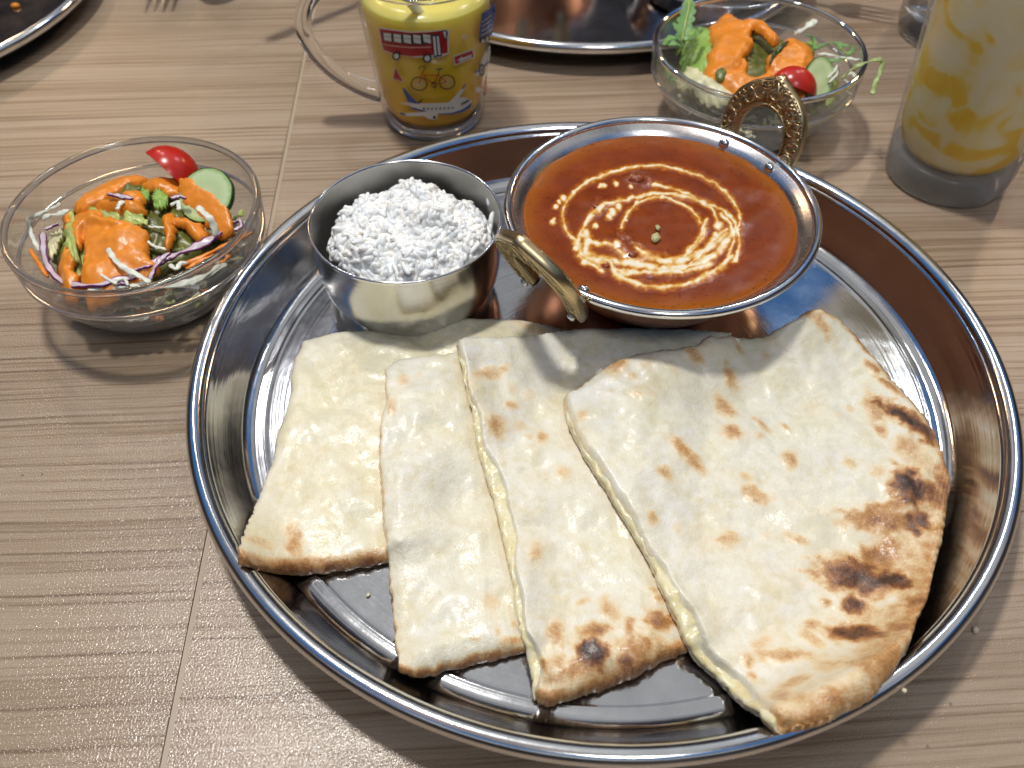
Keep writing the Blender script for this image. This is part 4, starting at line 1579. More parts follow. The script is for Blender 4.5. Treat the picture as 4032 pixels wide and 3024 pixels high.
def tomato(c, r, wedge, M3, label):
    """spherical wedge: skin plus two cut faces"""
    root = empty("tomato_wedge", Vector(c) - Vector((0, 0, r * 0.5)))
    nl, nm = 14, 14
    V, F = [], []
    for i in range(nl + 1):
        a = -wedge / 2 + wedge * i / nl
        for j in range(nm + 1):
            b = math.pi * j / nm
            V.append(Vector(c) + M3 @ Vector((r * math.sin(b) * math.cos(a), r * math.sin(b) * math.sin(a), r * 1.1 * math.cos(b))))
    for i in range(nl):
        for j in range(nm):
            F.append((i * (nm + 1) + j, i * (nm + 1) + j + 1, (i + 1) * (nm + 1) + j + 1, (i + 1) * (nm + 1) + j))
    obj("skin", V, F, M_tom, root)
    V, F = [], []
    for sgn in (-1, 1):
        a = sgn * wedge / 2
        o_ = len(V)
        for q in range(6):
            s = q / 5
            for j in range(nm + 1):
                b = math.pi * j / nm
                V.append(Vector(c) + M3 @ Vector((0.996 * s * r * math.sin(b) * math.cos(a) + 0.0006 * (1 - s), 0.996 * s * r * math.sin(b) * math.sin(a), 0.996 * r * 1.1 * math.cos(b))))
        for q in range(5):
            for j in range(nm):
                F.append((o_ + q * (nm + 1) + j, o_ + q * (nm + 1) + j + 1, o_ + (q + 1) * (nm + 1) + j + 1, o_ + (q + 1) * (nm + 1) + j))
    obj("cut_face", V, F, M_tom_in, root)
    return tag(root, label, "tomato")


def clampin(p, c, s):
    """keep a point inside the bowl's inner wall"""
    zz = [0.0068, 0.0090, 0.0142, 0.0220, 0.0285, 0.0335, 0.060]
    rr_ = [0.0300, 0.0345, 0.0405, 0.0462, 0.0496, 0.0528, 0.0535]
    lim = float(np.interp(p.z / s, zz, rr_)) * s
    d = math.hypot(p.x - c[0], p.y - c[1])
    if d > lim:
        p.x = c[0] + (p.x - c[0]) * lim / d; p.y = c[1] + (p.y - c[1]) * lim / d
    p.z = max(p.z, 0.0075 * s)
    return p


def filler(c, s, label, seed, top, cols, n=150, reach=0.046):
    r = random.Random(seed)
    groups = {}
    for i in range(n):
        a, d = r.uniform(0, 6.283), reach * s * math.sqrt(r.random())
        z = r.uniform(0.010, top) * s
        x, y = c[0] + d * math.cos(a), c[1] + d * math.sin(a)
        g = r.uniform(0, 6.283); L = r.uniform(0.008, 0.018); bend = r.uniform(-1.2, 1.2)
        pts = []
        for k in range(5):
            pts.append(clampin(Vector((x, y, z + r.uniform(-0.001, 0.001))), c, s))
            g += bend / 4
            x += math.cos(g) * L / 4; y += math.sin(g) * L / 4
        v, f, e = ribbon(pts, r.uniform(0.0016, 0.0032), 0.0008, i)
        m = r.choice(cols)
        gv = groups.setdefault(m.name, ([], [], m))
        o_ = len(gv[0])
        gv[0].extend(tuple(q) for q in v)
        gv[1].extend(tuple(k + o_ for k in q) for q in f)
    root = empty("shredded_cabbage", (c[0], c[1], 0.0075))
    for k, (v, f, m) in groups.items():
        tag(obj("cabbage_shreds", v, f, m, root), kind="stuff")
    tag(root, label, "cabbage", kind="stuff")


def poured(name, polys, fr, zpx, zf, mat, parent, seed, thick=0.0030):
    """one continuous poured layer: outlines (picture points), each with its own lift above the heap"""
    P = [spline(flat(fr, p, zpx), 90, closed=True) for p, l in polys]
    lifts = [l for p, l in polys]
    allp = np.vstack(P)
    x0, y0 = allp.min(0) - 0.003; x1, y1 = allp.max(0) + 0.003
    st_ = 0.0006
    gx_ = np.arange(x0, x1, st_); gy_ = np.arange(y0, y1, st_)
    X, Y = np.meshgrid(gx_, gy_, indexing="ij")
    Xj = X + 0.0011 * vnoise(X / 0.0042, Y / 0.0042, seed) + 0.0005 * vnoise(X / 0.0016, Y / 0.0016, seed + 1)
    Yj = Y + 0.0011 * vnoise(X / 0.0042, Y / 0.0042, seed + 2) + 0.0005 * vnoise(X / 0.0016, Y / 0.0016, seed + 3)
    best = np.full(X.shape, -1.0); num = np.zeros(X.shape); den = np.zeros(X.shape)
    for q, l in zip(P, lifts):
        d = np.full(X.shape, 9.0); ins = np.zeros(X.shape, bool)
        for i in range(len(q)):
            a, b = q[i], q[(i + 1) % len(q)]
            ab = b - a
            t = np.clip(((Xj - a[0]) * ab[0] + (Yj - a[1]) * ab[1]) / (ab @ ab + 1e-12), 0, 1)
            d = np.minimum(d, np.hypot(Xj - a[0] - t * ab[0], Yj - a[1] - t * ab[1]))
            cond = (a[1] > Yj) != (b[1] > Yj)
            with np.errstate(divide="ignore", invalid="ignore"):
                ins ^= cond & (Xj < (b[0] - a[0]) * (Yj - a[1]) / (b[1] - a[1] + 1e-15) + a[0])
        sd = np.where(ins, d, -d)
        k = 0.0008
        best = np.where(best < -0.9, sd, np.maximum(best, sd) + 0.25 * k * np.clip(1 - np.abs(best - sd) / k, 0, 1) ** 2)
        wgt = np.exp(np.clip(sd / 0.0016, -30, 8)); num += wgt * l; den += wgt
    lift_ = num / (den + 1e-20)
    Zb = np.vectorize(zf)(X, Y) + blur(lift_, 4)
    Zb = blur(Zb, 5)
    Z = Zb + thick * np.clip(best / 0.0045, 0, 1) ** 0.55 + 0.0003 * vnoise(X / 0.003, Y / 0.003, seed + 5)
    use = best > 0
    cell = use[:-1, :-1] | use[1:, :-1] | use[:-1, 1:] | use[1:, 1:]
    idx = {}
    V, F = [], []
    for i, j in zip(*np.nonzero(cell)):
        q = []
        for ab in ((i, j), (i + 1, j), (i + 1, j + 1), (i, j + 1)):
            if ab not in idx:
                idx[ab] = len(V)
                V.append((X[ab], Y[ab], Z[ab] - (0.0012 if not use[ab] else 0)))
            q.append(idx[ab])
        F.append(tuple(q))
    # underside
    n0 = len(V)
    edges = {}
    for f_ in F:
        for a, b in zip(f_, f_[1:] + f_[:1]):
            edges[(a, b)] = edges.get((a, b), 0) + 1
    V += [(x, y, z - 0.0012) for x, y, z in V]
    F2 = [tuple(n0 + k for k in f_[::-1]) for f_ in F]
    F3 = [(b, a, n0 + a, n0 + b) for (a, b) in edges if (b, a) not in edges]
    return obj(name, V, F + F2 + F3, mat, parent)


# ---- salad in the left bowl
ZL = zm(0, 500, 0.5424)
filler(LB, 1.0, "finely shredded white cabbage filling the bowl with the purple strips", 3, 0.026, [M_white, M_white, M_white, M_lett, M_lett_w, M_carrot], 190)


def mz(x, y):  # the salad heap
    dx, dy = x - LB[0], y - LB[1]
    return 0.0385 - 0.010 * (np.hypot(dx - 0.002, dy) / 0.045) ** 2 + 0.0016 * float(vnoise(dx / 0.009, dy / 0.009, 150))


def flat(fr, poly, z):
    return [tuple(fr(x, y, z)[:2]) for x, y in poly]


def leaf(poly, z, mat, label, fr=ZL, zf=None, th=0.0012, ripple=0.0013, seed=0, lift=0.0):
    o = blob("lettuce_leaf", flat(fr, poly, z), zf or mz, th, mat, None, 2.0, seed, ripple, 0.005, 84, 10, lift, 0.07)
    return tag(o, label, "lettuce")


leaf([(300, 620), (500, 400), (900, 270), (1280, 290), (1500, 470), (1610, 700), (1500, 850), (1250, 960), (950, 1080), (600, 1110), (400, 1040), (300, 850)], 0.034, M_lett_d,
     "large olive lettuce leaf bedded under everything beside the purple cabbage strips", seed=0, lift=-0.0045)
leaf([(420, 520), (520, 500), (640, 520), (860, 560), (1060, 640), (1080, 740), (1000, 900), (820, 1050), (600, 1090), (470, 1000), (430, 800), (400, 640)], 0.036, M_lett,
     "broad pale lettuce leaf mostly hidden under the dressing beside purple cabbage strips", seed=1, lift=-0.003)
leaf([(760, 470), (860, 400), (960, 350), (1020, 360), (1010, 430), (940, 500), (860, 540), (790, 530)], 0.039, M_lett_d,
     "olive green lettuce fold at the middle of the salad with the tomato wedge", seed=2, lift=0.0028)
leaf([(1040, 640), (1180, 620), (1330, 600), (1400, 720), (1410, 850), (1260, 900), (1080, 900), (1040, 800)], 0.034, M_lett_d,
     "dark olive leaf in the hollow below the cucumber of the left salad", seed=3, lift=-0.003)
leaf([(440, 560), (500, 545), (530, 640), (545, 800), (570, 960), (530, 950), (490, 850), (460, 720)], 0.037, M_lett,
     "narrow upright lettuce rib beside the left end of the dressing", seed=4, lift=0.003, th=0.002)
leaf([(620, 560), (700, 590), (800, 600), (900, 640), (1010, 650), (1080, 690), (1060, 740), (940, 730), (820, 690), (700, 640)], 0.039, M_lett,
     "frilly yellow green lettuce edge above the lowest dressing pool", seed=5, lift=0.0024, ripple=0.0018)
leaf([(1010, 400), (1060, 420), (1090, 500), (1050, 530), (1010, 480)], 0.041, M_lett_g, "small bright green lettuce scrap below the tomato wedge", seed=6, lift=0.0042)
leaf([(1130, 460), (1200, 470), (1220, 540), (1170, 590), (1110, 560)], 0.041, M_lett_g, "small folded green lettuce scrap between dressing and cucumber", seed=7, lift=0.004)
leaf([(1020, 300), (1130, 280), (1150, 330), (1050, 350)], 0.040, M_lett, "pale lettuce tip behind the tomato wedge", seed=8, lift=0.002)
leaf([(330, 750), (420, 700), (450, 800), (390, 890), (330, 900)], 0.031, M_lett_w, "whitish lettuce patch inside the curl of a purple cabbage strip", seed=9)

# dressing pools on the heap
CUC = ZL(1500, 500, 0.043)
CN = Vector((-0.25, -0.45, 0.85)).normalized()
dr = empty("salad_dressing", (LB[0], LB[1], 0.03))
tag(dr, "glossy orange dressing poured over the salad with purple cabbage", "dressing")
DRL = ([
    ([(510, 520), (540, 440), (600, 370), (680, 330), (760, 310), (950, 282), (1022, 312), (980, 350), (900, 390), (830, 430), (760, 490), (680, 520), (600, 545)], 0.0040, 0.0034),
    ([(1030, 380), (1090, 345), (1190, 335), (1290, 395), (1350, 420), (1320, 480), (1240, 490), (1140, 460), (1070, 430)], 0.0048, 0.0022),
    ([(1320, 410), (1420, 440), (1540, 510), (1640, 600), (1650, 660), (1590, 690), (1500, 640), (1420, 570), (1330, 510)], 0.0066, 0.0016),
    ([(610, 720), (700, 700), (800, 740), (950, 720), (1040, 780), (1035, 900), (1080, 955), (980, 1020), (850, 1080), (700, 1130), (585, 1110), (575, 980), (610, 850)], 0.0012, 0.0038),
    ([(430, 800), (480, 830), (500, 900), (480, 950), (520, 1010), (490, 1085), (420, 1105), (380, 1020), (362, 920)], 0.0012, 0.0032),
    ([(400, 530), (450, 540), (480, 640), (450, 720), (430, 640)], 0.0040, 0.0016),
    ([(520, 600), (600, 585), (700, 600), (760, 650), (900, 700), (820, 740), (680, 700), (590, 720), (550, 820), (520, 740)], 0.0030, 0.0018),
    ([(700, 560), (780, 540), (900, 560), (990, 570), (1040, 620), (960, 640), (840, 610), (760, 600)], 0.0046, 0.0018),
    ([(1180, 640), (1240, 620), (1260, 720), (1220, 830), (1180, 830), (1190, 720)], 0.0026, 0.0016),
    ([(1260, 660), (1340, 650), (1430, 670), (1470, 730), (1420, 770), (1360, 720)], 0.0026, 0.0022),
    ([(900, 480), (1000, 470), (1040, 520), (1020, 570), (930, 540)], 0.0048, 0.0014)])
DRL = [([(sum(p[0] for p in po) / len(po) + (x - sum(p[0] for p in po) / len(po)) * 1.10, sum(p[1] for p in po) / len(po) + (y - sum(p[1] for p in po) / len(po)) * 1.10) for x, y in po], l) for po, l, th in DRL]
poured("dressing_pool", [d for i, d in enumerate(DRL) if i != 2], ZL, 0.0405, mz, M_dress, dr, 160)
poured("dressing_pool", [(DRL[2][0], 0.0)], ZL, 0.0435, lambda x, y: CUC.z - (CN.x * (x - CUC.x) + CN.y * (y - CUC.y)) / CN.z + 0.0014, M_dress, dr, 170, 0.0012)

cucumber(ZL(1500, 500, 0.043), (-0.25, -0.45, 0.85), 0.0150, 0.0026, "tilted cucumber slice half covered with dressing beside the tomato wedge", (0.75, -0.55, 0), 0.92)
cucumber(ZL(1540, 745, 0.0335), (-0.1, -0.3, 0.95), 0.0105, 0.0030, "small dark cucumber slice tucked under the tilted one near purple cabbage", (1, 0, 0), 0.7)
def frame(x, axis):
    x = Vector(x).normalized(); z = Vector(axis); z = (z - x * z.dot(x)).normalized()
    return Matrix((x, z.cross(x), z)).transposed()


Rm = frame((0.45, 0.05, 0.85), (0.85, -0.5, 0))
tomato(ZL(1235, 355, 0.0395), 0.0140, math.radians(85), Rm, "red tomato wedge standing up beside a cucumber slice in the salad with purple cabbage")

GP = "shreds on top of the salad with purple cabbage"


def shred(name, pts, z, w, th, mat, label, cat, group, fr=ZL, purple=False, seed=0):
    zz = z if hasattr(z, "__len__") else [z] * len(pts)
    P = [fr(x, y, q) for (x, y), q in zip(pts, zz)]
    V, F, ed = ribbon(P, w, th, seed)
    o = obj(name, V, F, mat, None, attrs={"edge": ed} if purple else None)
    return tag(o, label, cat, group)


for i, (pts, z, w) in enumerate([
    ([(312, 770), (315, 880), (345, 1000), (420, 1100), (540, 1145), (700, 1150), (830, 1115), (1000, 1085)], [0.033, 0.032, 0.031, 0.031, 0.0335, 0.036, 0.0365, 0.036], 0.0030),
    ([(950, 1050), (1080, 1000), (1230, 945), (1400, 880), (1540, 810), (1615, 765)], [0.036, 0.0365, 0.0365, 0.037, 0.0375, 0.039], 0.0042),
    ([(1085, 1105), (1130, 1020), (1170, 960), (1235, 915)], [0.036, 0.038, 0.039, 0.0395], 0.0024),
    ([(780, 488), (860, 500), (965, 522)], 0.0465, 0.0024),
    ([(1240, 520), (1300, 505), (1350, 520)], 0.046, 0.0018),
    ([(325, 745), (370, 725), (425, 705)], 0.036, 0.0016),
    ([(1690, 700), (1740, 680), (1752, 720), (1700, 750)], 0.038, 0.0018),
    ([(820, 1130), (870, 1135), (930, 1140)], 0.0355, 0.0024)]):
    shred("purple_cabbage_shred", pts, z, w, 0.0012, M_purple, "thin purple cabbage strip with a white core lying on the salad", "cabbage", GP, purple=True, seed=200 + i)
for i, (pts, z, w) in enumerate([
    ([(780, 885), (850, 980), (930, 1040), (1010, 1080), (1090, 1130)], [0.042, 0.0415, 0.040, 0.039, 0.038], 0.0026),
    ([(1430, 580), (1500, 640), (1545, 700), (1575, 790)], [0.047, 0.047, 0.044, 0.039], 0.0032),
    ([(640, 1185), (780, 1165), (920, 1155), (1060, 1140)], 0.0345, 0.0030),
    ([(960, 1170), (1200, 1160), (1400, 1120), (1560, 1050), (1640, 990)], 0.0330, 0.0036),
    ([(205, 665), (290, 630), (380, 590), (440, 560)], [0.034, 0.036, 0.038, 0.040], 0.0020),
    ([(205, 660), (215, 740), (250, 830), (290, 900)], [0.034, 0.033, 0.031, 0.030], 0.0020),
    ([(310, 660), (380, 640), (450, 625), (500, 605)], [0.037, 0.039, 0.041, 0.042], 0.0028),
    ([(730, 1070), (790, 1110), (850, 1140)], 0.037, 0.0014),
    ([(840, 1120), (900, 1100), (930, 1150)], 0.037, 0.0014),
    ([(1070, 830), (1130, 870), (1220, 890)], 0.037, 0.0014),
    ([(1230, 1000), (1280, 1030), (1310, 990), (1360, 985)], 0.0365, 0.0020),
    ([(1380, 1150), (1480, 1090), (1600, 1000)], 0.034, 0.0020),
    ([(1080, 725), (1160, 730), (1230, 740)], 0.040, 0.0012),
    ([(1240, 570), (1290, 540), (1300, 600)], 0.0455, 0.0022),
    ([(850, 600), (870, 560), (900, 540)], 0.0465, 0.0022)]):
    shred("cabbage_shred", pts, z, w, 0.0010, M_white, "thin white cabbage shred lying among purple strips on the salad", "cabbage", GP, seed=230 + i)
for i, (pts, z) in enumerate([([(220, 890), (280, 990), (350, 1090)], [0.031, 0.030, 0.029]), ([(1300, 1010), (1450, 950), (1600, 875), (1720, 820), (1840, 765)], [0.034, 0.035, 0.035, 0.036, 0.037]),
                              ([(1350, 1030), (1480, 960), (1560, 930)], 0.0345), ([(1600, 990), (1640, 960), (1660, 930)], 0.032)]):
    shred("carrot_shred", pts, z, 0.0020, 0.0012, M_carrot, "thin orange carrot shred beside purple cabbage strips on the salad", "carrot", "carrot shreds in the salad with purple cabbage", seed=260 + i)

# ---- salad in the right bowl
ZR = zm(2500, 0, 0.452)
filler(RB, RBS, "finely shredded cabbage filling the salad bowl behind the curry pan", 9, 0.022, [M_white, M_white, M_lett, M_lett_w], 130, 0.043)


def mzr(x, y):
    dx, dy = x - RB[0], y - RB[1]
    return 0.041 - 0.012 * (math.hypot(dx - 0.0, dy) / 0.05) ** 2 + 0.0018 * float(vnoise(dx / 0.010, dy / 0.010, 170)) + 0.004 * max(0, dy / 0.04)


lr = lambda poly, z, mat, lab, **k: leaf(poly, z, mat, lab, fr=ZR, zf=mzr, **k)
lr([(440, 90), (520, 60), (600, 80), (690, 110), (700, 250), (680, 400), (640, 540), (540, 520), (440, 500), (420, 380), (440, 200)], 0.045, M_lett_g,
   "smooth light green lettuce leaf behind the serrated sprig in the rear salad", seed=20, lift=0.001, th=0.003, ripple=0.0006)
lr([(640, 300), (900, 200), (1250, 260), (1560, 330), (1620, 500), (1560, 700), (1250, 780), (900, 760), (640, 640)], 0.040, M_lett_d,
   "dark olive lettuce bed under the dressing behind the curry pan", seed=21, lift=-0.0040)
lr([(370, 560), (430, 520), (520, 520), (640, 600), (720, 660), (820, 700), (880, 760), (820, 800), (700, 790), (600, 730), (500, 660), (420, 620)], 0.042, M_lett_w,
   "curled cream coloured lettuce heart by the front rim of the rear bowl", seed=22, lift=0.0015, th=0.004, ripple=0.0018)
lr([(1450, 330), (1500, 260), (1580, 220), (1600, 320), (1570, 420), (1500, 400)], 0.046, M_lett_g, "upright green lettuce scrap beside a white stem in the rear salad", seed=23, lift=0.003)
lr([(1690, 740), (1760, 640), (1800, 620), (1790, 720), (1740, 800), (1690, 830)], 0.038, M_lett, "yellow green leaf edge beside the cucumber in the rear salad", seed=24, lift=0.0005)
lr([(280, 480), (340, 500), (380, 600), (340, 650), (290, 570)], 0.036, M_miz, "dark green leaf pressed against the side of the rear bowl", seed=25, lift=-0.002)
lr([(1570, 520), (1640, 480), (1740, 470), (1820, 480), (1780, 560), (1700, 640), (1640, 600)], 0.038, M_miz, "tangled dark green leaf right of the orange dressing in the rear salad", seed=26, lift=-0.001)
lr([(890, 110), (960, 110), (1040, 140), (1110, 185), (1060, 190), (980, 160), (900, 150)], 0.048, M_lett_w, "thin pale lettuce edge above the dressing in the rear salad", seed=27, lift=0.002)

drr = empty("salad_dressing", (RB[0], RB[1], 0.03))
tag(drr, "thick orange dressing poured over the salad behind the curry pan", "dressing")
DRR = ([
    ([(665, 130), (740, 55), (800, 32), (870, 50), (915, 120), (980, 190), (1010, 300), (1020, 400), (960, 480), (900, 560), (780, 590), (650, 570), (650, 430), (690, 350), (660, 240)], 0.0030, 0.0050),
    ([(940, 150), (1040, 175), (1140, 215), (1210, 290), (1250, 350), (1200, 400), (1120, 320), (1040, 260), (960, 230)], 0.0055, 0.0028),
    ([(1310, 320), (1350, 290), (1480, 330), (1560, 360), (1570, 450), (1540, 540), (1555, 640), (1520, 740), (1400, 650), (1280, 620), (1180, 600), (1160, 520), (1220, 440), (1300, 400)], 0.0036, 0.0040),
    ([(650, 560), (780, 560), (900, 560), (960, 500), (1000, 580), (1080, 600), (1180, 570), (1220, 620), (1080, 680), (950, 720), (860, 690), (760, 640)], 0.0024, 0.0030)])
poured("dressing_pool", [(po, l) for po, l, th in DRR], ZR, 0.0455, mzr, M_dress, drr, 180, 0.0036)
blob("dark_herb", flat(ZR, [(1170, 560), (1190, 500), (1250, 440), (1340, 378), (1300, 430), (1230, 500)], 0.046), mzr, 0.0008, M_skin, drr, lift=0.0075)
blob("dark_herb", flat(ZR, [(710, 580), (760, 555), (805, 590), (780, 630), (730, 620)], 0.046), mzr, 0.001, M_lett_d, drr, lift=0.0062)
cucumber(ZR(1590, 700, 0.040), (0.35, -0.5, 0.75), 0.0150, 0.0028, "pale cucumber slice with dark skin between tomato and green shreds in the rear salad", (0.2, 1, 0), 0.62)
Rm2 = frame((0.2, -0.35, 0.9), (0.8, -0.3, 0.1))
tomato(ZR(1375, 770, 0.0375), 0.0118, math.radians(80), Rm2, "dark red tomato wedge half hidden behind the brass handle of the curry pan")

# serrated sprig
sp_c = [ZR(470, -30, 0.062), ZR(465, 80, 0.060), ZR(440, 200, 0.056), ZR(415, 320, 0.052), ZR(390, 430, 0.047), ZR(360, 480, 0.043)]
sp_p = spline([tuple(p) for p in sp_c], 26)
sprig = empty("leaf_sprig", sp_p[-1])
V, F = [], []
for i in range(26):
    s = i / 25
    w = 0.0012 + 0.0042 * math.sin(math.pi * min(1, s * 1.05)) * (0.45 + 0.55 * abs(math.sin(i * 0.95)))
    for k, q in enumerate((-1, -0.5, 0, 0.5, 1)):
        V.append((sp_p[i][0] + q * w, sp_p[i][1] + abs(q) * 0.0006, sp_p[i][2] + abs(q) * 0.0008 - 0.0004))
for i in range(25):
    for k in range(4):
        F.append((i * 5 + k, i * 5 + k + 1, (i + 1) * 5 + k + 1, (i + 1) * 5 + k))
obj("blade", V, F, M_miz, sprig)
v, f = tube([Vector(p) + Vector((0, -0.0004, 0.0003)) for p in sp_p], 0.0005, 6)
obj("stem", v, f, M_lett, sprig)
for pts in ([(420, 330), (480, 330), (540, 290), (580, 235)], [(410, 350), (340, 330), (290, 340), (250, 390)], [(405, 400), (340, 380), (300, 400)], [(425, 290), (380, 260), (350, 200)]):
    V, F, e = ribbon([ZR(x, y, 0.0525) for x, y in pts], 0.0034, 0.0005, 5)
    obj("lobe", V, F, M_miz, sprig)
tag(sprig, "green serrated leaf sprig standing up in the rear salad beside smooth lettuce", "leaf")
GR = "shreds on top of the salad behind the curry pan"
for i, (pts, z, w) in enumerate([([(1395, 285), (1460, 260), (1530, 210), (1590, 180)], [0.047, 0.050, 0.052, 0.054], 0.0040),
                                 ([(1590, 470), (1680, 475), (1800, 500), (1900, 515), (1975, 520)], 0.044, 0.0015),
                                 ([(1700, 560), (1760, 500), (1750, 600), (1680, 680)], 0.042, 0.0013),
                                 ([(1800, 690), (1860, 720), (1840, 790), (1890, 820)], 0.036, 0.0016),
                                 ([(1640, 650), (1720, 600), (1760, 640), (1690, 720)], 0.040, 0.0016),
                                 ([(1820, 660), (1900, 640), (1920, 720), (1850, 740)], 0.037, 0.0020)]):
    shred("cabbage_shred", pts, z, w, 0.0008, M_white, "thin white cabbage shred lying on the salad behind the curry pan", "cabbage", GR, fr=ZR, seed=300 + i)
shred("cabbage_shred", [(1800, 690), (1860, 630), (1930, 580), (2030, 540), (2110, 520), (2150, 525), (2155, 570), (2120, 660), (2090, 740), (2068, 825)],
      [0.043, 0.047, 0.051, 0.0535, 0.0545, 0.054, 0.052, 0.049, 0.046, 0.043], 0.0026, 0.0008, simple("pale green stalk", (0.36, 0.46, 0.17), 0.4, var=0.2),
      "pale green cabbage shred hanging over the rim of the rear salad bowl", "cabbage", None, fr=ZR, seed=330)
for i, pts in enumerate([[(1570, 430), (1640, 390), (1740, 375), (1800, 390), (1880, 400)], [(1770, 380), (1800, 430), (1850, 470), (1890, 450), (1895, 400)],
                         [(1600, 540), (1680, 520), (1760, 530), (1840, 500)], [(1480, 300), (1540, 320), (1570, 380), (1560, 430)]]):
    shred("green_shred", pts, 0.044, 0.0022, 0.0007, M_miz, "curly dark green leaf shred right of the orange dressing in the rear salad", "leaf", "green shreds in the rear salad", fr=ZR, seed=340 + i)

# ================================================================== MUG OF JUICE
MC = Vector((-0.0465, 0.4710, 0.0))
MH = 0.0895
mug_r = lambda z: 0.0300 + (0.0388 - 0.0300) * z / MH
mug = empty("glass_mug", MC)
tag(mug, "clear glass mug printed with a red bus, bicycle and aeroplane, full of juice", "mug")
prof = [(0, 0.0085), (0.020, 0.0085), (0.0252, 0.0092), (0.0272, 0.0125)] + [(mug_r(z) - 0.0026, z) for z in (0.02, 0.04, 0.06, 0.08, 0.0875)] + \
       [(mug_r(0.0890) - 0.0021, 0.0892), (mug_r(0.0895) - 0.0012, 0.0897), (mug_r(0.0890) - 0.0003, 0.0892)] + \
       [(mug_r(z), z) for z in (0.0875, 0.07, 0.05, 0.03, 0.012)] + [(mug_r(0.006), 0.006), (0.0284, 0.002), (0.0262, 0.0004), (0.024, 0.0), (0.021, 0.0010), (0, 0.0013)]
v, f = lathe(prof, 112, tuple(MC)); obj("mug_body", v, f, M_mug, mug)
hp = spline([(-0.0345, 0.0800), (-0.0440, 0.0835), (-0.0560, 0.0800), (-0.0660, 0.0690), (-0.0690, 0.0560), (-0.0650, 0.0430), (-0.0560, 0.0310), (-0.0430, 0.0215), (-0.0300, 0.0165)], 46)
v, f = tube([(MC.x + x, MC.y + 0.002 * (x / 0.07), z) for x, z in hp], [0.0046 + 0.0012 * math.exp(-((i - 0) / 5) ** 2) + 0.0012 * math.exp(-((45 - i) / 5) ** 2) for i in range(46)], 16)
v = [Vector((p.x, MC.y + (p.y - MC.y) * 1.15, p.z)) for p in map(Vector, v)]
obj("mug_handle", v, f, M_solid, mug)
v, f = lathe(arc(mug_r(MH) - 0.0012, MH - 0.0006, 0.0017, 0, 360, 14), 112, tuple(MC)); obj("rim", v, f, M_solid, mug)
v, f = lathe([(0, 0.0016), (0.022, 0.0012), (0.0262, 0.0006), (0.0281, 0.0022), (0.0287, 0.0050), (0.0262, 0.0072), (0, 0.0074)], 96, tuple(MC))
obj("base", v, f, M_solid, mug)


def juice_mat():
    m = Mat("orange mango juice")
    v = m.coord()
    sep = N(m.n, "ShaderNodeSeparateXYZ")
    m.l.new(v, sep.inputs[0])
    n = m.noise(v, 42, 3)
    k = m.math("ADD", m.math("MULTIPLY", sep.outputs["Z"], 13.0), m.math("MULTIPLY", m.math("SUBTRACT", n, 0.5), 0.45), clamp=True)
    # pulp settles: deeper orange below, paler yellow above
    m.inp("Base Color", m.ramp(k, [(0.05, (0.80, 0.42, 0.05)), (0.38, (0.95, 0.56, 0.015)), (0.62, (0.96, 0.68, 0.03)), (0.85, (0.94, 0.74, 0.12)), (1.0, (0.92, 0.76, 0.18))]))
    m.set(Roughness=0.2)
    m.b.inputs["Subsurface Weight"].default_value = 0.6
    m.b.inputs["Subsurface Radius"].default_value = (1.0, 0.8, 0.3)
    m.b.inputs["Subsurface Scale"].default_value = 0.02
    return m.m


jz = [(0, 0.0078), (0.020, 0.0078), (0.0256, 0.0086), (0.0279, 0.0124)] + [(mug_r(z) - 0.0022, z) for z in (0.02, 0.035, 0.05, 0.065, 0.0765)] + [(mug_r(0.0775) - 0.0024, 0.0775), (0.02, 0.0773), (0, 0.0773)]
v, f = lathe([(r, z) for r, z in jz], 96, tuple(MC))
juice = tag(obj("juice", v, f, juice_mat(), None, origin=tuple(MC)), "yellow orange juice filling the printed glass mug", "juice")
s0 = at(1690, 120, 0.060); s1 = at(1655, 55, 0.0755); s2 = at(1611, 0, 0.086)
dd = (s2 - s1).normalized()
v, f = tube([s1 - dd * 0.03, s1, s2, s2 + dd * 0.07], 0.0028, 18)
tag(obj("drinking_straw", v, f, simple("white translucent straw", (0.86, 0.88, 0.92), 0.3)), "white plastic straw standing in the printed mug of juice", "straw")

# printed pictures on the mug: thin layers of enamel on its outside
ZP = lambda x, y: (1100 + 0.452 * x, 0.452 * y)


def on_mug(x, y, off):
    d = Vector(ray(*ZP(x, y)))
    o = Vector((0, 0, CAMH)) - MC
    k = (0.0388 - 0.0300) / MH
    r0 = 0.0300 + off
    # (ox+t dx)^2+(oy+t dy)^2 = (r0+k (oz+t dz))^2
    A_ = d.x ** 2 + d.y ** 2 - (k * d.z) ** 2
    B_ = 2 * (o.x * d.x + o.y * d.y - (r0 + k * o.z) * k * d.z)
    C_ = o.x ** 2 + o.y ** 2 - (r0 + k * o.z) ** 2
    D_ = B_ * B_ - 4 * A_ * C_
    if D_ < 0:
        D_ = 0
    t = (-B_ - math.sqrt(D_)) / (2 * A_)
    return o + d * t + MC


PM = {k: simple("print " + k, c, 0.35) for k, c in {
    "red": (0.45, 0.018, 0.022), "dark red": (0.30, 0.012, 0.016), "white": (0.74, 0.73, 0.68), "dark": (0.022, 0.026, 0.03), "blue": (0.030, 0.085, 0.32),
    "grey": (0.45, 0.45, 0.40), "orange": (0.62, 0.10, 0.02), "pink": (0.66, 0.30, 0.26), "pale": (0.80, 0.72, 0.45)}.items()}


def circle(x, y, rx, ry=None, n=20, a0=0, a1=360):
    ry = ry or rx
    return [(x + rx * math.cos(math.radians(a0 + (a1 - a0) * k / n)), y + ry * math.sin(math.radians(a0 + (a1 - a0) * k / n))) for k in range(n)]


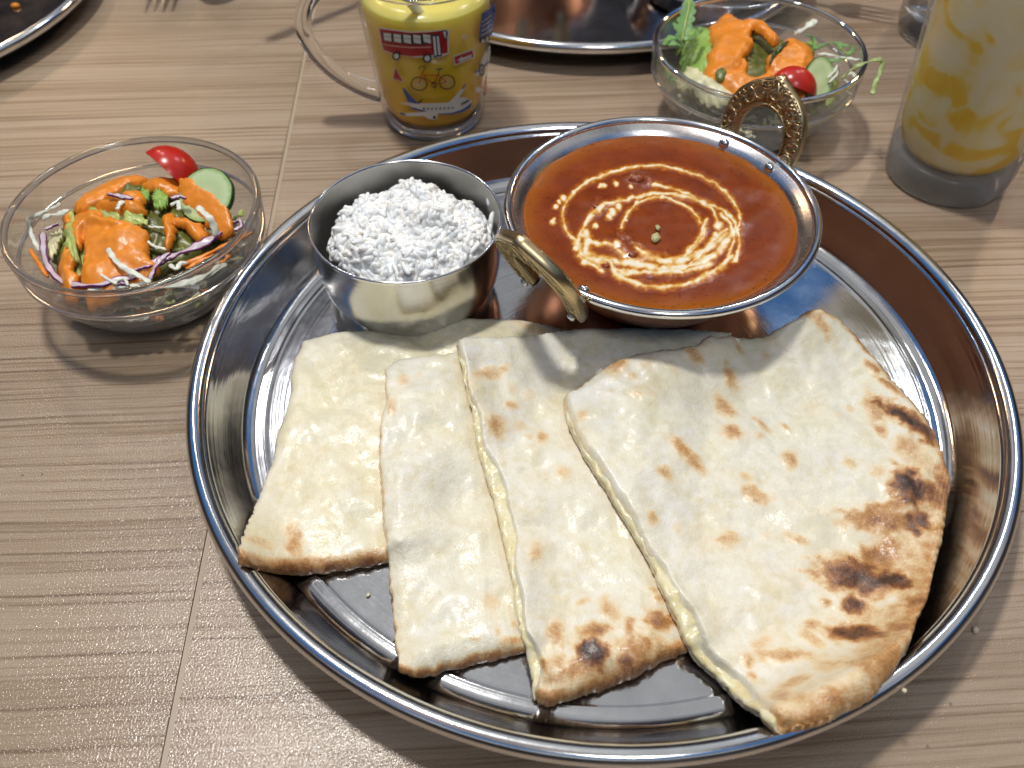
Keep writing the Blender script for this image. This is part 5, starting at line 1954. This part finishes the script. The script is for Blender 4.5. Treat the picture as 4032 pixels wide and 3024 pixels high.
def stroke(pts, w):
    L, R = [], []
    p = [Vector(q) for q in pts]
    for i, q in enumerate(p):
        t = (p[min(i + 1, len(p) - 1)] - p[max(i - 1, 0)]).normalized()
        nn = Vector((-t.y, t.x)) * w / 2
        L.append(tuple(q + nn)); R.append(tuple(q - nn))
    return L + R[::-1]


def hoop(x, y, r, w, ry=None):
    ry = ry or r
    o = circle(x, y, r, ry, 26)
    o.append(o[0])
    i = circle(x, y, r - w, ry - w, 26)
    i.append(i[0])
    return o + i[::-1]


def decal(name, shapes):
    V, F, mi, mats = [], [], [], []
    for lay, (mk, poly) in enumerate(shapes):
        off = 0.00012 + 0.000035 * lay
        if PM[mk] not in mats: mats.append(PM[mk])
        tris = [[poly[i] for i in t] for t in tessellate_polygon([[Vector((x, y, 0)) for x, y in poly]])]
        out = []
        stack = tris
        while stack:
            t = stack.pop()
            e = [(math.dist(t[i], t[(i + 1) % 3]), i) for i in range(3)]
            L, i = max(e)
            if L > 55:
                a, b, c_ = t[i], t[(i + 1) % 3], t[(i + 2) % 3]
                m_ = ((a[0] + b[0]) / 2, (a[1] + b[1]) / 2)
                stack += [[a, m_, c_], [m_, b, c_]]
            else:
                out.append(t)
        for t in out:
            o_ = len(V)
            V += [on_mug(x, y, off) for x, y in t]
            n_ = (V[o_ + 1] - V[o_]).cross(V[o_ + 2] - V[o_])
            F.append((o_, o_ + 1, o_ + 2) if n_.dot(V[o_] - MC) > 0 else (o_, o_ + 2, o_ + 1))
            mi.append(mats.index(PM[mk]))
    return obj(name, V, F, mats, mug, smooth=False, mat_idx=mi)


bus = [("white", [(862, 250), (880, 238), (1000, 258), (1150, 276), (1300, 270), (1440, 256), (1480, 262), (1476, 470), (1440, 482), (1400, 505), (1180, 500), (1060, 480), (960, 466), (905, 440), (885, 380)]),
       ("red", [(872, 250), (1000, 268), (1150, 287), (1300, 281), (1440, 264), (1462, 300), (1466, 460), (1410, 470), (1300, 485), (1150, 492), (1000, 470), (910, 436), (892, 380)]),
       ("dark", [(890, 280), (1000, 290), (1150, 300), (1320, 296), (1325, 380), (1250, 392), (1150, 390), (1000, 370), (905, 355)])]
for i in range(5):
    x0 = 906 + i * 86
    yb = [0, 12, 20, 22, 16][i]
    bus.append(("white", [(x0, 286 + yb * 0.7), (x0 + 66, 292 + yb * 0.8), (x0 + 70, 362 + yb), (x0 + 8, 350 + yb)]))
    bus.append(("grey", [(x0, 312 + yb * 0.7), (x0 + 67, 318 + yb * 0.8), (x0 + 67, 326 + yb * 0.8), (x0 + 1, 320 + yb * 0.7)]))
bus += [("pink", [(895, 378), (1000, 395), (1150, 408), (1325, 404), (1325, 416), (1150, 421), (1000, 408), (898, 390)]),
        ("dark", [(1325, 302), (1392, 298), (1418, 488), (1345, 500)]), ("white", [(1336, 318), (1358, 316), (1372, 482), (1352, 484)]), ("white", [(1370, 314), (1388, 313), (1406, 478), (1384, 480)]),
        ("dark", [(1412, 268), (1454, 264), (1458, 355), (1440, 345)]), ("white", [(1424, 276), (1450, 272), (1452, 340), (1440, 325)]),
        ("dark", circle(1018, 490, 36, 38)), ("white", circle(1018, 490, 22, 24)), ("dark", circle(1288, 508, 40, 40)), ("white", circle(1288, 508, 24, 25)),
        ("dark", stroke([(1452, 268), (1464, 280), (1462, 312)], 8))]
decal("bus_print", bus)
decal("arrow_sign_print", [("white", [(1512, 488), (1690, 424), (1702, 500), (1526, 572)]), ("red", [(1522, 496), (1682, 438), (1692, 494), (1534, 560)]),
                           ("white", [(1548, 528), (1590, 492), (1592, 506), (1670, 476), (1674, 498), (1598, 526), (1602, 542)])])
decal("sail_print", [("white", [(985, 690), (1006, 575), (1084, 716)]), ("red", [(990, 688), (1010, 590), (1074, 708)]), ("pink", stroke([(998, 680), (1052, 688)], 6))])
bike = [("dark", hoop(1217, 730, 74, 10, 62)), ("dark", hoop(1460, 715, 72, 10, 66))]
for a in range(0, 180, 30):
    for (x, y, rx, ry) in ((1217, 730, 60, 50), (1460, 715, 58, 54)):
        ca_, sa_ = math.cos(math.radians(a)), math.sin(math.radians(a))
        bike.append(("white", stroke([(x - rx * ca_, y - ry * sa_), (x + rx * ca_, y + ry * sa_)], 2.5)))
bike += [("orange", stroke([(1215, 728), (1262, 600)], 12)), ("orange", stroke([(1255, 655), (1385, 655)], 11)), ("orange", stroke([(1255, 660), (1345, 735)], 11)),
         ("orange", stroke([(1345, 735), (1390, 640)], 11)), ("orange", stroke([(1385, 655), (1460, 716)], 9)), ("orange", stroke([(1345, 735), (1460, 716)], 8)),
         ("dark", stroke([(1222, 606), (1218, 586), (1236, 580), (1276, 582), (1262, 604)], 8)), ("dark", stroke([(1362, 608), (1420, 596)], 12)), ("dark", stroke([(1395, 606), (1380, 650)], 8)),
         ("dark", hoop(1348, 738, 28, 7, 26)), ("dark", stroke([(1338, 712), (1358, 772)], 7))]
decal("bicycle_print", bike)
plane = [("white", [(1040, 900), (1110, 895), (1180, 900), (1300, 900), (1460, 895), (1560, 855), (1610, 845), (1660, 865), (1680, 890), (1640, 940), (1560, 975), (1430, 990), (1290, 985), (1180, 955), (1130, 915)]),
         ("white", [(1470, 900), (1540, 830), (1600, 760), (1632, 712), (1618, 770), (1560, 860)]), ("white", [(1040, 990), (1110, 985), (1260, 975), (1380, 985), (1375, 1030), (1345, 1042), (1300, 1035), (1260, 1010), (1110, 1012)]),
         ("blue", [(1068, 762), (1090, 770), (1150, 840), (1200, 890), (1225, 904), (1180, 902), (1120, 890), (1110, 860)]), ("dark", [(1205, 892), (1252, 856), (1235, 890), (1218, 902)]),
         ("blue", [(1135, 928), (1210, 950), (1290, 968), (1240, 972), (1170, 955)]), ("blue", [(1396, 990), (1500, 985), (1590, 955), (1650, 915), (1680, 885), (1665, 935), (1600, 975), (1500, 996), (1420, 998)]),
         ("blue", [(1036, 980), (1080, 984), (1112, 1006), (1060, 1000)]), ("blue", [(1592, 770), (1632, 714), (1616, 760), (1596, 778)]), ("dark", circle(1350, 1022, 13, 13, 12))]
for i in range(8):
    plane.append(("dark", circle(1258 + i * 36, 945 - 0.9 * i + (3.5 - abs(i - 3.5)) * 1.4, 8, 9, 8)))
for x, y in ((1592, 906), (1612, 896), (1630, 886), (1648, 876)):
    plane.append(("dark", [(x - 9, y - 4), (x + 7, y - 14), (x + 8, y + 6), (x - 8, y + 14)]))
decal("aeroplane_print", plane)
truck = [("blue", [(1762, 118), (1800, 95), (1850, 60), (1884, 28), (1878, 120), (1862, 250), (1800, 310), (1738, 340), (1750, 220)]),
         ("dark", [(1738, 340), (1800, 310), (1858, 262), (1852, 300), (1790, 345), (1742, 372)])]
for i in range(4):
    y = 185 + i * 40
    truck.append(("pale", stroke([(1768 - i * 3, y + 6), (1810, y - 22), (1866 - i * 2, y - 68)], 6)))
truck += [("white", circle(1776, 360, 20, 24)), ("dark", hoop(1776, 360, 20, 6, 26)), ("white", circle(1812, 336, 16, 24)), ("dark", hoop(1812, 336, 16, 5, 25)), ("dark", stroke([(1834, 340), (1842, 350)], 8))]
decal("truck_print", truck)
decal("car_print", [("white", [(1702, 640), (1740, 590), (1770, 500), (1800, 440), (1835, 390), (1838, 470), (1826, 560), (1790, 600), (1740, 650), (1706, 660)]),
                    ("pale", [(1775, 520), (1800, 460), (1828, 420), (1824, 500)]), ("blue", stroke([(1704, 634), (1742, 608), (1790, 570), (1830, 530)], 12)),
                    ("dark", circle(1764, 610, 27, 56, 18)), ("grey", circle(1764, 610, 15, 36, 14)), ("dark", circle(1764, 610, 6, 14, 8))])


def star(x, y, r, n=5, k=0.42):
    return [(x + r * (1 if i % 2 == 0 else k) * math.sin(math.pi * i / n + 0.2), y - r * (1 if i % 2 == 0 else k) * math.cos(math.pi * i / n + 0.2)) for i in range(2 * n)]


decal("star_print", [("pale", star(1610, 320, 34))])
decal("star_print", [("white", star(1735, 782, 42))])
decal("red_print", [("orange", [(1790, 700), (1806, 640), (1808, 760), (1800, 820), (1776, 800)]), ("dark", [(1778, 806), (1800, 822), (1792, 835), (1772, 826)])])

# ================================================================== TALL GLASS OF MANGO DRINK
GC = Vector((0.2436, 0.4100, 0.0))
tg = empty("tall_glass", GC)
tag(tg, "tall frosted glass of yellow mango drink with orange swirls", "glass")
gr = lambda z: 0.0325 + 0.075 * z if z < 0.1 else 0.0400 + 0.03 * (z - 0.1)
GHT = 0.155
prof = [(0, 0.0185), (0.018, 0.0180), (0.0262, 0.0190), (0.0298, 0.0235)] + [(gr(z) - 0.0028, z) for z in (0.032, 0.05, 0.07, 0.09, 0.11, 0.13, 0.152)] + \
       [(gr(GHT) - 0.0019, GHT + 0.0006), (gr(GHT) - 0.0008, GHT + 0.0006)] + [(gr(z), z) for z in (0.153, 0.13, 0.11, 0.09, 0.07, 0.05, 0.03, 0.015, 0.006)] + \
       [(0.0325, 0.0030), (0.0316, 0.0010), (0.0296, 0.0), (0.0270, 0.0), (0.0240, 0.0016), (0, 0.0022)]
v, f = lathe(prof, 112, tuple(GC)); obj("glass_body", v, f, M_frost, tg)
v, f = lathe([(0, 0.0024), (0.0242, 0.0019), (0.0270, 0.0004), (0.0295, 0.0004), (0.0313, 0.0012), (0.0321, 0.0032), (0.0325, 0.010), (0.0328, 0.017), (0.0296, 0.0176), (0.018, 0.0168), (0, 0.0170)], 96, tuple(GC))
obj("thick_base", v, f, glass_thin("frosted thick base", 0.35, 0.30, (0.97, 0.98, 0.98), 0.25, (0.72, 0.74, 0.74)), tg)


def lassi_mat():
    m = Mat("mango drink")
    v = m.coord()
    w = N(m.n, "ShaderNodeTexNoise")
    w.inputs["Scale"].default_value = 42
    w.inputs["Detail"].default_value = 1.5
    w.inputs["Roughness"].default_value = 0.45
    w.inputs["Distortion"].default_value = 1.6
    m.l.new(v, w.inputs["Vector"])
    sep = N(m.n, "ShaderNodeSeparateXYZ")
    m.l.new(v, sep.inputs[0])
    lowmask = N(m.n, "ShaderNodeMapRange", interpolation_type="SMOOTHSTEP")
    lowmask.inputs["From Min"].default_value = 0.062
    lowmask.inputs["From Max"].default_value = 0.085
    lowmask.inputs["To Min"].default_value = 0.0
    lowmask.inputs["To Max"].default_value = 0.16
    m.l.new(sep.outputs["Z"], lowmask.inputs["Value"])
    k = m.math("SUBTRACT", w.outputs["Fac"], lowmask.outputs[0])
    # puree swirls keep their own shape in the milk
    m.inp("Base Color", m.ramp(k, [(0.30, (0.95, 0.87, 0.58)), (0.47, (0.95, 0.80, 0.38)), (0.54, (0.95, 0.66, 0.05)), (0.66, (0.94, 0.58, 0.006))]))
    m.set(Roughness=0.4)
    m.b.inputs["Subsurface Weight"].default_value = 0.3
    m.b.inputs["Subsurface Scale"].default_value = 0.01
    return m.m


v, f = lathe([(0, 0.0180), (0.018, 0.0176), (0.0266, 0.0186), (0.0303, 0.0232)] + [(gr(z) - 0.0023, z) for z in (0.032, 0.05, 0.07, 0.09, 0.11, 0.13, 0.138)] + [(0.02, 0.139), (0, 0.139)], 96, tuple(GC))
tag(obj("mango_drink", v, f, lassi_mat(), None, origin=tuple(GC)), "milky yellow drink with orange puree swirls inside the frosted tall glass", "drink")

# water glass behind it
WC = Vector((0.2985, 0.5680, 0.0))
wg = empty("water_glass", WC)
tag(wg, "small clear water glass partly hidden behind the frosted tall glass", "glass")
prof = [(0, 0.0120), (0.022, 0.0120), (0.0300, 0.0135), (0.0325, 0.0180)] + [(0.0335 + 0.05 * (z - 0.02), z) for z in (0.03, 0.05, 0.07, 0.086)] + \
       [(0.0378, 0.0880), (0.0388, 0.0872)] + [(0.0363 + 0.04 * (z - 0.02), z) for z in (0.085, 0.06, 0.04, 0.02)] + [(0.0356, 0.008), (0.0340, 0.0012), (0.0315, 0.0), (0.024, 0.001), (0, 0.002)]
v, f = lathe(prof, 14 * 6, tuple(WC)); obj("glass_body", v, f, M_glass, wg)
v, f = lathe([(0, 0.0122), (0.0302, 0.0138), (0.0327, 0.0182), (0.0352, 0.05), (0.0356, 0.058), (0, 0.058)], 72, tuple(WC))
tag(obj("water", v, f, glass("water", (0.97, 0.99, 1.0), 0.0, 1.33), None, origin=tuple(WC)), "water in the small glass behind the frosted one", "water")

# ================================================================== CUTLERY AND THE REAR TRAY


def utensil(name, a, b, kind, label, arch=0.004):
    """a = handle end, b = head end"""
    A_, B_ = Vector(a), Vector(b)
    d = (B_ - A_); L = d.length; d.normalize()
    s = d.cross(Vector((0, 0, 1))).normalized()
    nn = s.cross(d)
    root = empty(name, A_.lerp(B_, 0.5) - Vector((0, 0, 0.002)))
    st = lambda t: A_ + d * (L * t) + nn * (arch * math.sin(math.pi * t))
    hw = [(0.0, 0.0022), (0.012, 0.0040), (0.05, 0.0048), (0.2, 0.0040), (0.45, 0.0026), (0.62, 0.0024), (0.70, 0.0030)]
    V, F = [], []
    ts = np.linspace(0, 0.70, 26)
    for t in ts:
        w_ = np.interp(t, [h_[0] for h_ in hw], [h_[1] for h_ in hw])
        for sx, sy in ((-1, 0), (-0.6, 1), (0.6, 1), (1, 0), (0.6, -1), (-0.6, -1)):
            V.append(st(t) + s * w_ * sx + nn * 0.0011 * sy)
    for i in range(len(ts) - 1):
        for k in range(6):
            k2 = (k + 1) % 6
            F.append((i * 6 + k, i * 6 + k2, (i + 1) * 6 + k2, (i + 1) * 6 + k))
    F += [tuple(range(5, -1, -1)), tuple(range((len(ts) - 1) * 6, len(ts) * 6))]
    obj("handle", V, F, M_steel_rim, root)
    if kind == "spoon":
        V, F = [], []
        n, rg = 28, 7
        for side in (0, 1):
            for j in range(rg):
                q = (j + 0.01) / (rg - 1)
                for k in range(n):
                    g = 2 * math.pi * k / n
                    cxx = L * 0.845 + L * 0.155 * q * math.cos(g)
                    wy = 0.0195 * q * math.sin(g) * (1 - 0.10 * math.cos(g))
                    V.append(A_ + d * cxx + s * wy + nn * (-0.006 * (1 - q * q) + arch * 0.35 - side * 0.0010))
        for side in (0, 1):
            for j in range(rg - 1):
                for k in range(n):
                    k2 = (k + 1) % n
                    o_ = side * rg * n
                    q_ = (o_ + j * n + k, o_ + j * n + k2, o_ + (j + 1) * n + k2, o_ + (j + 1) * n + k)
                    F.append(q_ if side == 0 else q_[::-1])
        for k in range(n):
            k2 = (k + 1) % n
            F.append(((rg - 1) * n + k, (rg - 1) * n + k2, (2 * rg - 1) * n + k2, (2 * rg - 1) * n + k))
        obj("spoon_bowl", V, F, M_steel_rim, root)
    else:
        pw = 0.0110
        V = []
        for t, w_ in ((0.68, 0.0030), (0.72, 0.0075), (0.76, pw), (0.82, pw)):
            for e in (1, -1):
                V += [st(t) - s * w_ + nn * 0.0009 * e, st(t) + s * w_ + nn * 0.0009 * e]
        F = []
        for i in range(3):
            a_ = i * 4
            F += [(a_, a_ + 1, a_ + 5, a_ + 4), (a_ + 2, a_ + 6, a_ + 7, a_ + 3), (a_, a_ + 4, a_ + 6, a_ + 2), (a_ + 1, a_ + 3, a_ + 7, a_ + 5)]
        F += [(0, 2, 3, 1), (12, 13, 15, 14)]
        obj("fork_head", V, F, M_steel_rim, root)
        for k in range(4):
            off = -0.0093 + 0.0062 * k
            pts = [st(0.815 + 0.185 * q / 6) + s * off + nn * (-0.002 * (q / 6) ** 2) for q in range(7)]
            v, f = tube(pts, [0.0017, 0.0017, 0.0016, 0.0015, 0.0013, 0.0011, 0.0006], 8)
            obj("tine", v, f, M_steel_rim, root)
    return tag(root, label, kind)


utensil("table_spoon", (-0.1706, 0.5617, 0.0690), (-0.032, 0.6850, 0.0440), "spoon", "steel spoon leaning on the rim of the rear copper pan")
v, f = lathe([(0, 0.0), (0.045, 0.0), (0.072, 0.020), (0.075, 0.0205), (0.076, 0.022), (0.074, 0.0225), (0.046, 0.0035), (0, 0.0035)], 96, (-0.226, 0.735, 0.0))
tag(obj("side_plate", v, f, simple("white china", (0.7, 0.69, 0.66), 0.2)), "white side plate with a fork and spoon resting across it", "plate")
utensil("table_fork", (-0.268, 0.782, 0.0262), (-0.2490, 0.6020, 0.0255), "fork", "steel fork resting on a white side plate, tines toward the big tray", 0.001)
utensil("table_spoon", (-0.212, 0.790, 0.0262), (-0.2125, 0.6120, 0.0300), "spoon", "steel spoon resting on a white side plate beside the fork", 0.001)
# metal dish and fork on the rear tray, seen through and above the rear salad
v, f = lathe([(0, 0.0015), (0.05, 0.0015), (0.056, 0.004), (0.060, 0.016), (0.0635, 0.0175), (0.064, 0.0185), (0.062, 0.019), (0.0585, 0.0175), (0.054, 0.006), (0.048, 0.0032), (0, 0.003)], 96, (0.150, 0.628, 0.0021))
tag(obj("metal_dish", v, f, M_steel, None), "shallow round steel dish on the tray behind the rear salad", "dish")
utensil("table_fork", (0.128, 0.640, 0.0262), (0.262, 0.590, 0.0235), "fork", "steel fork lying across the shallow dish behind the rear salad", 0.001)

# ================================================================== CRUMBS


def crumb(x, y, z, r, mat, label, seed):
    q = at(x, y, z)
    o = lump("crumb", Vector((q.x, q.y, z + r * 0.35)), r, r * 0.8, r * 0.4, mat, None, seed, seed, 1)
    return tag(o, label, "crumb")


crumb(3838, 2482, 0.0, 0.0017, M_crumb, "largest pale naan crumb on the table beside the tray rim", 1)
for i, (x, y) in enumerate(((3742, 2773), (3653, 2940), (90, 1872), (165, 1868))):
    tag(lump("water_drop", Vector((*at(x, y, 0)[:2], 0.0003)), 0.0006, 0.0006, 0.0004, M_glass, None, 400 + i, 0, 1),
        "tiny glinting water drop on the wooden table", "water drop", "water drops on the table")
for i, (x, y, z) in enumerate(((3845, 2245, 0.0237), (3855, 2242, 0.012), (3560, 2720, 0.026), (1450, 2345, 0.0032))):
    crumb(x, y, z, 0.0010 if i else 0.0013, M_crumb, "small pale naan crumb on the steel tray by the naan", 20 + i)["group"] = "naan crumbs on the tray"
